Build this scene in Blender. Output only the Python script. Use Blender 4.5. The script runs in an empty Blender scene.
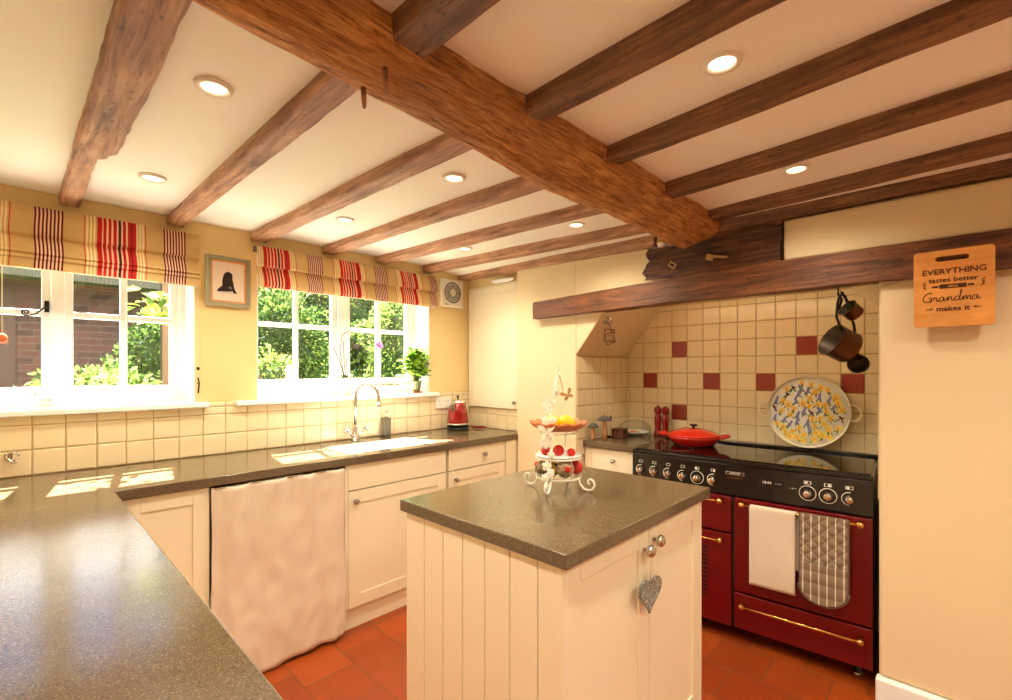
import bpy, bmesh, math, random
from mathutils import Vector, Matrix, noise
random.seed(7)
PI = math.pi
C = bpy.context.scene.collection
scene = bpy.context.scene

# ------------------------------------------------------------ materials
def lin(c):
    return tuple(((v/255)/12.92 if v/255 <= .04045 else ((v/255+.055)/1.055)**2.4) for v in c)
def newmat(name):
    m = bpy.data.materials.new(name); m.use_nodes = True
    nt = m.node_tree; b = nt.nodes['Principled BSDF']
    return m, nt, b
def mat(name, rgb, rough=.5, metal=0, coat=0, emit=None, estr=0, trans=0, ior=1.45, alpha=1, sub=0, spec=None, bump=0, bscale=60, var=0, vscale=6):
    m, nt, b = newmat(name)
    c = lin(rgb) + (1,)
    b.inputs['Base Color'].default_value = c
    b.inputs['Roughness'].default_value = rough
    b.inputs['Metallic'].default_value = metal
    b.inputs['Coat Weight'].default_value = coat
    b.inputs['Transmission Weight'].default_value = trans
    b.inputs['IOR'].default_value = ior
    if spec is not None: b.inputs['Specular IOR Level'].default_value = spec
    if emit:
        b.inputs['Emission Color'].default_value = lin(emit)+(1,)
        b.inputs['Emission Strength'].default_value = estr
    tc = nt.nodes.new('ShaderNodeTexCoord')
    if var:
        n = nt.nodes.new('ShaderNodeTexNoise'); n.inputs['Scale'].default_value = vscale; n.inputs['Detail'].default_value = 4
        nt.links.new(tc.outputs['Object'], n.inputs['Vector'])
        hs = nt.nodes.new('ShaderNodeMapRange'); hs.inputs['To Min'].default_value = 1-var; hs.inputs['To Max'].default_value = 1+var
        nt.links.new(n.outputs['Fac'], hs.inputs['Value'])
        mx = nt.nodes.new('ShaderNodeVectorMath'); mx.operation = 'SCALE'; mx.inputs[0].default_value = c[:3]
        nt.links.new(hs.outputs[0], mx.inputs['Scale']); nt.links.new(mx.outputs[0], b.inputs['Base Color'])
    if bump:
        n = nt.nodes.new('ShaderNodeTexNoise'); n.inputs['Scale'].default_value = bscale; n.inputs['Detail'].default_value = 3
        nt.links.new(tc.outputs['Object'], n.inputs['Vector'])
        bp = nt.nodes.new('ShaderNodeBump'); bp.inputs['Strength'].default_value = bump; bp.inputs['Distance'].default_value = .004
        nt.links.new(n.outputs['Fac'], bp.inputs['Height']); nt.links.new(bp.outputs[0], b.inputs['Normal'])
    return m
def ramp(nt, stops, interp='LINEAR'):
    r = nt.nodes.new('ShaderNodeValToRGB'); r.color_ramp.interpolation = interp
    e = r.color_ramp.elements
    while len(e) < len(stops): e.new(.5)
    for i, (p, c) in enumerate(stops):
        e[i].position = p; e[i].color = lin(c)+(1,)
    return r
def woodmat(name, dark, mid, light, sc=1.0, bump=.6, rough=.6, pits=True):
    m, nt, b = newmat(name)
    tc = nt.nodes.new('ShaderNodeTexCoord'); mp = nt.nodes.new('ShaderNodeMapping')
    mp.inputs['Scale'].default_value = (1.2*sc, 14*sc, 14*sc)
    nt.links.new(tc.outputs['Object'], mp.inputs['Vector'])
    n = nt.nodes.new('ShaderNodeTexNoise'); n.inputs['Scale'].default_value = 3.2; n.inputs['Detail'].default_value = 9; n.inputs['Roughness'].default_value = .65; n.inputs['Distortion'].default_value = .6
    nt.links.new(mp.outputs[0], n.inputs['Vector'])
    r = ramp(nt, [(.30, dark), (.47, mid), (.68, light)])
    nt.links.new(n.outputs['Fac'], r.inputs[0])
    n2 = nt.nodes.new('ShaderNodeTexNoise'); n2.inputs['Scale'].default_value = 4.5; n2.inputs['Detail'].default_value = 3
    nt.links.new(tc.outputs['Object'], n2.inputs['Vector'])
    mr = nt.nodes.new('ShaderNodeMapRange'); mr.inputs['From Min'].default_value = .3; mr.inputs['From Max'].default_value = .7
    mr.inputs['To Min'].default_value = .72; mr.inputs['To Max'].default_value = 1.22
    nt.links.new(n2.outputs['Fac'], mr.inputs['Value'])
    sc_ = nt.nodes.new('ShaderNodeVectorMath'); sc_.operation = 'SCALE'
    nt.links.new(r.outputs[0], sc_.inputs[0]); nt.links.new(mr.outputs[0], sc_.inputs['Scale'])
    last = sc_.outputs[0]
    if pits:
        v = nt.nodes.new('ShaderNodeTexVoronoi'); v.inputs['Scale'].default_value = 38
        mp2 = nt.nodes.new('ShaderNodeMapping'); mp2.inputs['Scale'].default_value = (.6, 1, 1)
        nt.links.new(tc.outputs['Object'], mp2.inputs['Vector']); nt.links.new(mp2.outputs[0], v.inputs['Vector'])
        lt = nt.nodes.new('ShaderNodeMapRange'); lt.inputs['From Min'].default_value = .10; lt.inputs['From Max'].default_value = .22
        lt.inputs['To Min'].default_value = .45; lt.inputs['To Max'].default_value = 1
        nt.links.new(v.outputs['Distance'], lt.inputs['Value'])
        s2 = nt.nodes.new('ShaderNodeVectorMath'); s2.operation = 'SCALE'
        nt.links.new(last, s2.inputs[0]); nt.links.new(lt.outputs[0], s2.inputs['Scale']); last = s2.outputs[0]
    nt.links.new(last, b.inputs['Base Color'])
    b.inputs['Roughness'].default_value = rough
    bp = nt.nodes.new('ShaderNodeBump'); bp.inputs['Strength'].default_value = bump; bp.inputs['Distance'].default_value = .012
    nt.links.new(n.outputs['Fac'], bp.inputs['Height'])
    n3 = nt.nodes.new('ShaderNodeTexNoise'); n3.inputs['Scale'].default_value = 55; n3.inputs['Detail'].default_value = 5; n3.inputs['Roughness'].default_value = .7
    mp3 = nt.nodes.new('ShaderNodeMapping'); mp3.inputs['Scale'].default_value = (.45, 1, 1)
    nt.links.new(tc.outputs['Object'], mp3.inputs['Vector']); nt.links.new(mp3.outputs[0], n3.inputs['Vector'])
    b2 = nt.nodes.new('ShaderNodeBump'); b2.inputs['Strength'].default_value = bump; b2.inputs['Distance'].default_value = .010 if bump > .9 else .004
    nt.links.new(n3.outputs['Fac'], b2.inputs['Height']); nt.links.new(bp.outputs[0], b2.inputs['Normal']); nt.links.new(b2.outputs[0], b.inputs['Normal'])
    return m
def quartzmat(name, base, dark, light, vs=460):
    m, nt, b = newmat(name)
    tc = nt.nodes.new('ShaderNodeTexCoord')
    v = nt.nodes.new('ShaderNodeTexVoronoi'); v.inputs['Scale'].default_value = vs
    nt.links.new(tc.outputs['Object'], v.inputs['Vector'])
    sp = nt.nodes.new('ShaderNodeSeparateColor'); nt.links.new(v.outputs['Color'], sp.inputs[0])
    r = ramp(nt, [(0, dark), (.07, dark), (.12, base), (.86, base), (.93, light), (1, light)])
    nt.links.new(sp.outputs[0], r.inputs[0])
    n = nt.nodes.new('ShaderNodeTexNoise'); n.inputs['Scale'].default_value = 5; n.inputs['Detail'].default_value = 6
    nt.links.new(tc.outputs['Object'], n.inputs['Vector'])
    mr = nt.nodes.new('ShaderNodeMapRange'); mr.inputs['To Min'].default_value = .82; mr.inputs['To Max'].default_value = 1.18
    nt.links.new(n.outputs['Fac'], mr.inputs['Value'])
    s = nt.nodes.new('ShaderNodeVectorMath'); s.operation = 'SCALE'
    nt.links.new(r.outputs[0], s.inputs[0]); nt.links.new(mr.outputs[0], s.inputs['Scale'])
    nt.links.new(s.outputs[0], b.inputs['Base Color'])
    b.inputs['Roughness'].default_value = .16
    b.inputs['Specular IOR Level'].default_value = .6
    return m
def floormat():
    m, nt, b = newmat('quarry_tiles')
    tc = nt.nodes.new('ShaderNodeTexCoord'); mp = nt.nodes.new('ShaderNodeMapping')
    mp.inputs['Location'].default_value = (.05, .07, 0)
    mp.inputs['Rotation'].default_value = (0, 0, PI/2)
    nt.links.new(tc.outputs['Object'], mp.inputs['Vector'])
    br = nt.nodes.new('ShaderNodeTexBrick')
    br.inputs['Scale'].default_value = 1; br.inputs['Brick Width'].default_value = .232; br.inputs['Row Height'].default_value = .232
    br.inputs['Mortar Size'].default_value = .004; br.inputs['Mortar Smooth'].default_value = .3; br.offset = .5
    br.inputs['Color1'].default_value = lin((166, 72, 20))+(1,); br.inputs['Color2'].default_value = lin((142, 56, 16))+(1,)
    br.inputs['Mortar'].default_value = lin((124, 66, 30))+(1,)
    nt.links.new(mp.outputs[0], br.inputs['Vector'])
    n = nt.nodes.new('ShaderNodeTexNoise'); n.inputs['Scale'].default_value = 9; n.inputs['Detail'].default_value = 5
    nt.links.new(tc.outputs['Object'], n.inputs['Vector'])
    mr = nt.nodes.new('ShaderNodeMapRange'); mr.inputs['To Min'].default_value = .75; mr.inputs['To Max'].default_value = 1.25
    nt.links.new(n.outputs['Fac'], mr.inputs['Value'])
    s = nt.nodes.new('ShaderNodeVectorMath'); s.operation = 'SCALE'
    nt.links.new(br.outputs['Color'], s.inputs[0]); nt.links.new(mr.outputs[0], s.inputs['Scale'])
    nt.links.new(s.outputs[0], b.inputs['Base Color'])
    b.inputs['Roughness'].default_value = .38
    bp = nt.nodes.new('ShaderNodeBump'); bp.inputs['Strength'].default_value = .5; bp.inputs['Distance'].default_value = .003; bp.invert = True
    nt.links.new(br.outputs['Fac'], bp.inputs['Height']); nt.links.new(bp.outputs[0], b.inputs['Normal'])
    return m
def brickmat():
    m, nt, b = newmat('garden_bricks')
    tc = nt.nodes.new('ShaderNodeTexCoord'); mp = nt.nodes.new('ShaderNodeMapping')
    mp.inputs['Rotation'].default_value = (PI/2, 0, 0)
    nt.links.new(tc.outputs['Object'], mp.inputs['Vector'])
    br = nt.nodes.new('ShaderNodeTexBrick'); br.inputs['Scale'].default_value = 1
    br.inputs['Brick Width'].default_value = .22; br.inputs['Row Height'].default_value = .075; br.inputs['Mortar Size'].default_value = .006
    br.inputs['Color1'].default_value = lin((70, 42, 34))+(1,); br.inputs['Color2'].default_value = lin((46, 32, 28))+(1,)
    br.inputs['Mortar'].default_value = lin((72, 60, 52))+(1,)
    nt.links.new(mp.outputs[0], br.inputs['Vector']); nt.links.new(br.outputs['Color'], b.inputs['Base Color'])
    b.inputs['Roughness'].default_value = .9
    return m
def translucent(name, rgb, t=.35, rough=.8):
    m, nt, b = newmat(name)
    b.inputs['Base Color'].default_value = lin(rgb)+(1,); b.inputs['Roughness'].default_value = rough
    b.inputs['Specular IOR Level'].default_value = .2
    tr = nt.nodes.new('ShaderNodeBsdfTranslucent'); tr.inputs['Color'].default_value = lin(rgb)+(1,)
    mx = nt.nodes.new('ShaderNodeMixShader'); mx.inputs[0].default_value = t
    nt.links.new(b.outputs[0], mx.inputs[1]); nt.links.new(tr.outputs[0], mx.inputs[2])
    nt.links.new(mx.outputs[0], nt.nodes['Material Output'].inputs['Surface'])
    return m
def glassmat(name, rgb=(255, 255, 255), rough=0.0, mixf=.10):
    m, nt, b = newmat(name)
    nt.nodes.remove(b)
    tr = nt.nodes.new('ShaderNodeBsdfTransparent'); tr.inputs['Color'].default_value = lin(rgb)+(1,)
    gl = nt.nodes.new('ShaderNodeBsdfGlossy'); gl.inputs['Roughness'].default_value = rough
    lw = nt.nodes.new('ShaderNodeLayerWeight'); lw.inputs['Blend'].default_value = .5
    pw = nt.nodes.new('ShaderNodeMath'); pw.operation = 'POWER'; pw.inputs[1].default_value = 5
    fr = nt.nodes.new('ShaderNodeMath'); fr.operation = 'MULTIPLY_ADD'; fr.inputs[1].default_value = .8; fr.inputs[2].default_value = .03
    nt.links.new(lw.outputs['Facing'], pw.inputs[0]); nt.links.new(pw.outputs[0], fr.inputs[0])
    mx = nt.nodes.new('ShaderNodeMixShader')
    nt.links.new(fr.outputs[0], mx.inputs[0]); nt.links.new(tr.outputs[0], mx.inputs[1]); nt.links.new(gl.outputs[0], mx.inputs[2])
    nt.links.new(mx.outputs[0], nt.nodes['Material Output'].inputs['Surface'])
    return m

M = {}
M['wall_yellow'] = mat('wall_paint_yellow', (230, 202, 142), .85, bump=.15, bscale=25, var=.03, vscale=2)
M['wall_cream'] = mat('wall_paint_cream', (231, 209, 168), .85, bump=.2, bscale=14, var=.03, vscale=2)
M['ceiling'] = mat('ceiling_paint', (252, 248, 238), .85, bump=.25, bscale=8, var=.02, vscale=2)
M['white_gloss'] = mat('white_gloss_paint', (246, 246, 242), .35)
M['cabinet'] = mat('cream_cabinet_paint', (244, 230, 200), .42, var=.015)
M['cab_gap'] = mat('cabinet_shadow_gap', (60, 46, 34), .8)
M['quartz'] = quartzmat('grey_brown_quartz', (100, 83, 60), (72, 58, 41), (132, 114, 88))
M['floor'] = floormat()
M['tile'] = mat('cream_glazed_tile', (236, 216, 174), .22, coat=.15, var=.06, vscale=5, bump=.06, bscale=16)
M['grout'] = mat('tile_grout', (186, 160, 108), .9)
M['red_tile'] = mat('oxblood_glazed_tile', (150, 46, 26), .3, coat=.05, var=.15, vscale=12, bump=.2, bscale=20)
M['oak_main'] = woodmat('rough_oak_orange', (96, 54, 22), (204, 138, 72), (246, 194, 122), 2.6, 1.0, .6, pits=False)
M['oak_joist'] = woodmat('weathered_oak', (100, 62, 42), (164, 114, 80), (204, 158, 122), 1.0, .7, .55)
M['oak_dark'] = woodmat('dark_oak', (66, 40, 22), (114, 74, 44), (152, 106, 66), 1.0, .7, .5)
M['oak_block'] = woodmat('blackened_oak', (26, 13, 7), (70, 37, 18), (116, 68, 34), 1.3, .9, .55); M['oak_lintel'] = woodmat('pitted_dark_oak', (52, 28, 14), (106, 60, 30), (150, 92, 50), .8, .9, .5)
M['steel'] = mat('brushed_steel', (205, 200, 190), .22, 1)
M['chrome'] = mat('chrome', (230, 230, 228), .07, 1)
M['pewter'] = mat('pewter_knob', (170, 160, 145), .28, 1)
M['brass'] = mat('brass', (222, 172, 96), .22, 1)
M['copper'] = mat('aged_copper', (112, 66, 34), .32, 1, var=.3, vscale=20)
M['copper_dark'] = mat('dark_pan_inside', (62, 50, 36), .45, .8)
M['iron'] = mat('blackened_iron', (40, 34, 30), .5, .7)
M['burgundy'] = mat('burgundy_enamel', (108, 3, 8), .32, coat=.15)
M['black_gloss'] = mat('black_enamel', (14, 11, 10), .2, coat=.4)
M['hob_glass'] = mat('black_hob_glass', (7, 6, 6), .05, spec=.8)
M['black'] = mat('black_plastic', (18, 16, 16), .4)
M['dark'] = mat('dark_void', (16, 10, 8), .8)
M['kettle_red'] = mat('gloss_red_kettle', (150, 8, 10), .1, .3, coat=1)
M['cast_red'] = mat('red_enamelled_iron', (196, 30, 12), .15, coat=.8)
M['mill_red'] = mat('red_lacquered_wood', (132, 12, 12), .12, coat=.8)
M['ceramic'] = mat('white_ceramic', (248, 248, 246), .12, coat=.5)
M['white_plastic'] = mat('white_plastic', (240, 234, 220), .4)
M['grey_plastic'] = mat('grey_plastic', (120, 116, 104), .5)
M['dark_vent'] = mat('vent_interior', (116, 110, 98), .6)
M['cream_metal'] = mat('cream_painted_wire', (252, 246, 228), .4)
M['linen'] = mat('pale_pink_linen', (226, 206, 184), .9, bump=.3, bscale=22, var=.03, vscale=8)
M['towel'] = mat('cream_towel', (222, 204, 182), .95, bump=.5, bscale=260)
M['glove'] = mat('taupe_cotton', (136, 116, 94), .95, bump=.4, bscale=120)
M['glove_edge'] = mat('taupe_binding', (112, 92, 74), .95)
M['glove_stripe'] = mat('cream_stripe', (226, 212, 188), .95)
M['bamboo'] = woodmat('bamboo_board', (214, 138, 62), (226, 152, 74), (234, 166, 90), .7, .05, .45, pits=False)
M['engraved'] = mat('engraved_brown', (78, 40, 18), .8)
M['soap'] = mat('dark_smoked_soap_bottle', (92, 84, 68), .2, coat=.4)
M['frame_green'] = mat('sage_grey_frame', (156, 148, 116), .6, var=.06, vscale=20)
M['mount'] = mat('cream_picture_mount', (240, 214, 180), .8)
M['paper'] = mat('pale_paper', (240, 222, 200), .8)
M['dog'] = mat('black_dog_print', (46, 34, 30), .9, var=.3, vscale=60)
M['glass'] = glassmat('window_glass')
M['clear_glass'] = glassmat('clear_glass', (250, 252, 250))
M['leaf_a'] = translucent('leaf_mid_green', (84, 108, 52), .35)
M['leaf_b'] = translucent('leaf_lime', (156, 172, 84), .4)
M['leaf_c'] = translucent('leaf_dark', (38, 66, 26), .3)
M['leaf_basil'] = translucent('leaf_basil', (196, 232, 100), .6, .5)
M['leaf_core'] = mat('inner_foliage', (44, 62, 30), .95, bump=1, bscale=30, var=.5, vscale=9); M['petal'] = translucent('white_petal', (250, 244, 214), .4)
M['petal_pink'] = translucent('pink_petal', (214, 96, 150), .4)
M['stem'] = mat('green_stem', (96, 92, 56), .7)
M['bark'] = mat('bark', (84, 66, 50), .9, bump=.6)
M['grass'] = mat('grass_lawn', (86, 120, 46), .95, var=.3, vscale=3)
M['brick'] = brickmat(); M['bounce_gravel'] = mat('pale_bounce_gravel', (226, 214, 190), .95, bump=.5, bscale=90, var=.1, vscale=40)
M['stone'] = mat('garden_stone', (140, 130, 120), .9, var=.2)
M['terracotta'] = mat('terracotta', (196, 100, 56), .8)
M['pot_green'] = mat('sage_pot', (128, 134, 92), .5)
M['pot_white'] = mat('matt_white_pot', (206, 202, 196), .6); M['soil'] = mat('soil', (50, 36, 26), .95)
M['lemon'] = mat('lemon_peel', (246, 198, 22), .45, bump=.3, bscale=90)
M['red_fruit'] = mat('glossy_red_fruit', (206, 36, 18), .2, coat=.4, var=.2, vscale=20)
M['pastry'] = mat('terracotta_dish', (190, 104, 48), .5, var=.2, vscale=30)
M['clay_taupe'] = mat('taupe_globe', (170, 140, 104), .45)
M['pale_globe'] = mat('pale_pink_globe', (232, 160, 128), .45)
M['yellow_globe'] = mat('yellow_globe', (226, 194, 84), .45)
M['black_dot'] = mat('black_dot', (34, 26, 22), .5)
M['tray_rim'] = mat('off_white_enamel', (238, 226, 200), .35)
M['tray_white'] = mat('white_tray_print', (246, 242, 232), .3)
M['p_yellow'] = mat('daffodil_yellow', (250, 216, 60), .35)
M['p_orange'] = mat('daffodil_orange', (240, 176, 50), .35)
M['p_blue'] = mat('muscari_blue', (130, 132, 186), .35)
M['p_green'] = mat('print_green', (70, 92, 60), .35)
M['p_brown'] = mat('print_brown_bird', (100, 46, 30), .35)
M['mush_cap'] = mat('grey_felt_cap', (96, 88, 78), .85, bump=.5)
M['mush_stem'] = mat('pale_turned_wood', (196, 140, 84), .7, var=.15, vscale=30)
M['box_brown'] = mat('brown_leather_box', (86, 42, 24), .55)
M['sign_tan'] = mat('aged_brass_tag', (180, 140, 84), .45, .3, var=.3, vscale=60)
M['heart'] = quartzmat('grey_etched_heart', (112, 108, 102), (50, 48, 46), (214, 208, 200), 330)
M['string'] = mat('string', (226, 208, 176), .9)
M['fab_tan'] = translucent('blind_tan', (214, 180, 122), .22)
M['fab_cream'] = translucent('blind_cream', (244, 226, 180), .25)
M['fab_red'] = translucent('blind_red', (196, 40, 34), .22)
M['fab_burg'] = translucent('blind_burgundy', (104, 22, 30), .18)
M['fab_pale'] = translucent('blind_pale_pink', (244, 208, 176), .25)
M['fab_navy'] = translucent('blind_dark_stripe', (88, 34, 34), .18)
M['fab_white'] = translucent('blind_lining', (252, 244, 226), .4)
M['lamp'] = mat('downlight_lens', (255, 244, 220), .4, emit=(255, 226, 180), estr=9)
M['strip_lamp'] = mat('strip_lamp_tube', (255, 240, 210), .4, emit=(255, 226, 180), estr=18); M['roof'] = mat('dark_shed_roof', (58, 60, 50), .8)
M['dark_timber'] = mat('dark_stained_timber', (62, 46, 38), .85, var=.2, vscale=8); M['timber'] = mat('old_grey_timber', (104, 92, 76), .85)
M['biscuit'] = mat('biscuit', (190, 116, 60), .8)

# ------------------------------------------------------------ helpers
def tag(o, label=None, cat=None, group=None, kind=None):
    if label: o['label'] = label
    if cat: o['category'] = cat
    if group: o['group'] = group
    if kind: o['kind'] = kind
    return o
def thing(name, label=None, cat=None, loc=(0, 0, 0), rz=0, group=None, kind=None):
    o = bpy.data.objects.new(name, None); C.objects.link(o)
    o.empty_display_size = .05
    o.location = loc; o.rotation_euler = (0, 0, rz)
    return tag(o, label, cat, group, kind)
def obj(name, bm, mats, parent=None, smooth=False, bevel=0, seg=2, loc=None, rot=None, recalc=True):
    me = bpy.data.meshes.new(name)
    if recalc: bmesh.ops.recalc_face_normals(bm, faces=bm.faces[:])
    bm.to_mesh(me); bm.free()
    if not isinstance(mats, (list, tuple)): mats = [mats]
    for m in mats: me.materials.append(m)
    o = bpy.data.objects.new(name, me); C.objects.link(o)
    if parent: o.parent = parent
    if loc: o.location = loc
    if rot: o.rotation_euler = rot
    if smooth:
        for p in me.polygons: p.use_smooth = True
        if smooth == 'auto':
            md = o.modifiers.new('ws', 'WEIGHTED_NORMAL')
    if bevel:
        md = o.modifiers.new('bev', 'BEVEL'); md.width = bevel; md.segments = seg; md.limit_method = 'ANGLE'; md.angle_limit = .6
        md.harden_normals = False
    return o
def BM(): return bmesh.new()
def nvec(q): return Vector((noise.noise(q), noise.noise(q+Vector((31.7, 5.3, 11.1))), noise.noise(q+Vector((3.9, 47.2, 19.6)))))*.8
def bx(bm, x0, y0, z0, x1, y1, z1, mi=0):
    vs = [bm.verts.new(p) for p in ((x0,y0,z0),(x1,y0,z0),(x1,y1,z0),(x0,y1,z0),(x0,y0,z1),(x1,y0,z1),(x1,y1,z1),(x0,y1,z1))]
    for f in ((0,3,2,1),(4,5,6,7),(0,1,5,4),(1,2,6,5),(2,3,7,6),(3,0,4,7)):
        fc = bm.faces.new([vs[i] for i in f]); fc.material_index = mi
    return bm
def tube(bm, pts, r, n=8, mi=0, closed=False, smooth=True):
    pts = [Vector(p) for p in pts]; L = len(pts)
    rr = r if isinstance(r, (list, tuple)) else [r]*L
    rings = []; up = None
    for i, p in enumerate(pts):
        if closed: t = pts[(i+1) % L]-pts[i-1]
        else: t = pts[min(i+1, L-1)]-pts[max(i-1, 0)]
        if t.length < 1e-9: t = Vector((0, 0, 1))
        t.normalize()
        if up is None:
            up = Vector((0, 0, 1)) if abs(t.z) < .9 else Vector((1, 0, 0))
        a = up - t*up.dot(t)
        if a.length < 1e-5: a = t.orthogonal()
        a.normalize(); up = a; b = t.cross(a)
        rings.append([bm.verts.new(p+(a*math.cos(2*PI*k/n)+b*math.sin(2*PI*k/n))*rr[i]) for k in range(n)])
    for i in range(L if closed else L-1):
        A = rings[i]; B = rings[(i+1) % L]
        for k in range(n):
            f = bm.faces.new((A[k], A[(k+1) % n], B[(k+1) % n], B[k])); f.material_index = mi; f.smooth = smooth
    if not closed:
        for R, rev in ((rings[0], True), (rings[-1], False)):
            f = bm.faces.new(R[::-1] if rev else R); f.material_index = mi
    return bm
def lathe(bm, prof, n=32, c=(0, 0, 0), mi=0, mat4=None, cap=True):
    rings = []
    for r, z in prof:
        ring = []
        for k in range(n):
            v = Vector((r*math.cos(2*PI*k/n), r*math.sin(2*PI*k/n), z))
            if mat4: v = mat4 @ v
            ring.append(bm.verts.new(v+Vector(c)))
        rings.append(ring)
    for i in range(len(rings)-1):
        for k in range(n):
            f = bm.faces.new((rings[i][k], rings[i][(k+1) % n], rings[i+1][(k+1) % n], rings[i+1][k])); f.material_index = mi; f.smooth = True
    if cap:
        f = bm.faces.new(rings[0][::-1]); f.material_index = mi
        f = bm.faces.new(rings[-1]); f.material_index = mi
    return bm
def ball(bm, c, r, n=12, mi=0, sc=(1, 1, 1)):
    R = r
    prof = [(max(R*math.sin(PI*i/n), .0002), -R*math.cos(PI*i/n)) for i in range(n+1)]
    lathe(bm, prof, n*2 if n < 10 else 20, c, mi, Matrix.Diagonal((sc[0], sc[1], sc[2], 1)))
    return bm
def prism(bm, poly, d0, d1, axis='y', mi=0):
    """poly in 2D; extruded from d0 to d1 along axis. axis y: (x,z); axis x: (y,z); axis z: (x,y)"""
    def P(a, b, d):
        return (a, d, b) if axis == 'y' else ((d, a, b) if axis == 'x' else (a, b, d))
    A = [bm.verts.new(P(a, b, d0)) for a, b in poly]; B = [bm.verts.new(P(a, b, d1)) for a, b in poly]
    f = bm.faces.new(A); f.material_index = mi
    f = bm.faces.new(B[::-1]); f.material_index = mi
    n = len(poly)
    for i in range(n):
        f = bm.faces.new((A[i], B[i], B[(i+1) % n], A[(i+1) % n])); f.material_index = mi
    return bm
def copy_tree(o, parent=None, loc=None, label=None):
    c = o.copy(); C.objects.link(c)
    if parent: c.parent = parent
    if loc is not None: c.location = loc
    if label: c['label'] = label
    for ch in list(o.children): copy_tree(ch, c)
    return c
def struct(name, bm, m, parent=None, **k):
    o = obj(name, bm, m, parent, **k)
    if not parent: o['kind'] = 'structure'
    return o
def text_mesh(body, size, depth=.0006, align='CENTER', shear=0, bold=0, spacing=1):
    cu = bpy.data.curves.new('lettering', 'FONT'); cu.body = body; cu.size = size; cu.extrude = depth
    cu.align_x = align; cu.align_y = 'CENTER'; cu.shear = shear; cu.offset = bold; cu.space_character = spacing
    cu.resolution_u = 2
    o = bpy.data.objects.new('lettering', cu); C.objects.link(o)
    bpy.context.view_layer.update()
    dg = bpy.context.evaluated_depsgraph_get()
    me = bpy.data.meshes.new_from_object(o.evaluated_get(dg))
    bpy.data.objects.remove(o); bpy.data.curves.remove(cu)
    return me
def text_to_bm(bm, body, size, M4, **k):
    me = text_mesh(body, size, **k)
    me.transform(M4); bm.from_mesh(me); bpy.data.meshes.remove(me)

# ------------------------------------------------------------ room constants
XL, XR, YW, YB, ZC = -.38, 2.47, 2.86, -2.7, 2.13
WIN1 = (-.34, .645); WIN2 = (.945, 2.143); ZS, ZH = 1.165, 2.04

# floor, ceiling
bm = BM(); bx(bm, XL-.1, YB-.1, -.1, 3.3, 3.2, 0); struct('floor', bm, M['floor'])
bm = BM()
nx, ny = 30, 56
g = []
for i in range(nx+1):
    row = []
    x = XL + (XR+.1-XL)*i/nx
    for j in range(ny+1):
        y = YB + (YW+.05-YB)*j/ny
        z = ZC + .006*noise.noise(Vector((x*1.3, y*1.3, 0)))
        if x > 2.2: z -= (x-2.2)/.27*.032
        row.append(bm.verts.new((x, y, z)))
    g.append(row)
for i in range(nx):
    for j in range(ny):
        f = bm.faces.new((g[i][j], g[i][j+1], g[i+1][j+1], g[i+1][j])); f.smooth = True
bx(bm, XL-.1, YB-.1, ZC+.03, 3.3, 3.16, ZC+.15)
struct('ceiling', bm, M['ceiling'], recalc=False)

# window wall
bm = BM()
def wb(x0, x1, z0, z1): bx(bm, x0, YW, z0, x1, YW+.26, z1)
wb(XL-.1, 3.3, -.05, ZS)
wb(XL-.1, WIN1[0], ZS, ZC+.02); wb(WIN1[1], WIN2[0], ZS, ZC+.02); wb(WIN2[1], 3.3, ZS, ZC+.02)
wb(WIN1[0], WIN1[1], ZH, ZC+.02); wb(WIN2[0], WIN2[1], ZH, ZC+.02)
struct('wall_back', bm, M['wall_yellow'])
bm = BM(); bx(bm, XL-.1, YB-.1, 0, XL, YW, ZC+.02); struct('wall_left', bm, M['wall_cream'])
# rear wall (behind the photographer) with a doorway to the garden
bm = BM()
bx(bm, XL-.1, YB-.1, 0, .4, YB, ZC+.02); bx(bm, 1.9, YB-.1, 0, 3.0, YB, ZC+.02); bx(bm, .4, YB-.1, 2.0, 1.9, YB, ZC+.02)
struct('wall_front', bm, M['wall_cream'])

# right wall: piers, chimney breast and alcove
YF0, YF1 = .242, 1.76
bm = BM()
bx(bm, XR, YB-.1, 0, XR+.9, YF0, ZC+.02)
struct('wall_right', bm, M['wall_cream'], bevel=.012, seg=3)
bm = BM()
bx(bm, XR, YF1, 0, XR+.85, 2.27, ZC+.02)
struct('wall_right_pier', bm, M['wall_cream'], bevel=.008, seg=3)
bm = BM(); bx(bm, XR, YF0, 1.80, XR+.85, YF1, ZC+.02)
struct('wall_chimney_breast', bm, M['wall_cream'])
bm = BM(); bx(bm, 3.11, YF0, 0, 3.32, YF1, 1.80); struct('wall_fireplace_back', bm, M['wall_cream'])
bm = BM(); bx(bm, 2.55, 2.27, 0, 3.3, YW, ZC+.02); struct('wall_alcove', bm, M['wall_yellow'])
# sloping hood plaster inside the fireplace
bm = BM(); prism(bm, [(YF1, 1.455), (YF1, 1.80), (1.49, 1.80)], XR+.002, 3.108, 'x')
struct('wall_hood_left', bm, M['wall_cream'], bevel=.006)
bm = BM(); prism(bm, [(YF0, 1.61), (YF0, 1.80), (.42, 1.80)], 2.78, 3.108, 'x')
struct('wall_hood_right', bm, M['wall_cream'], bevel=.006)
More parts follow.
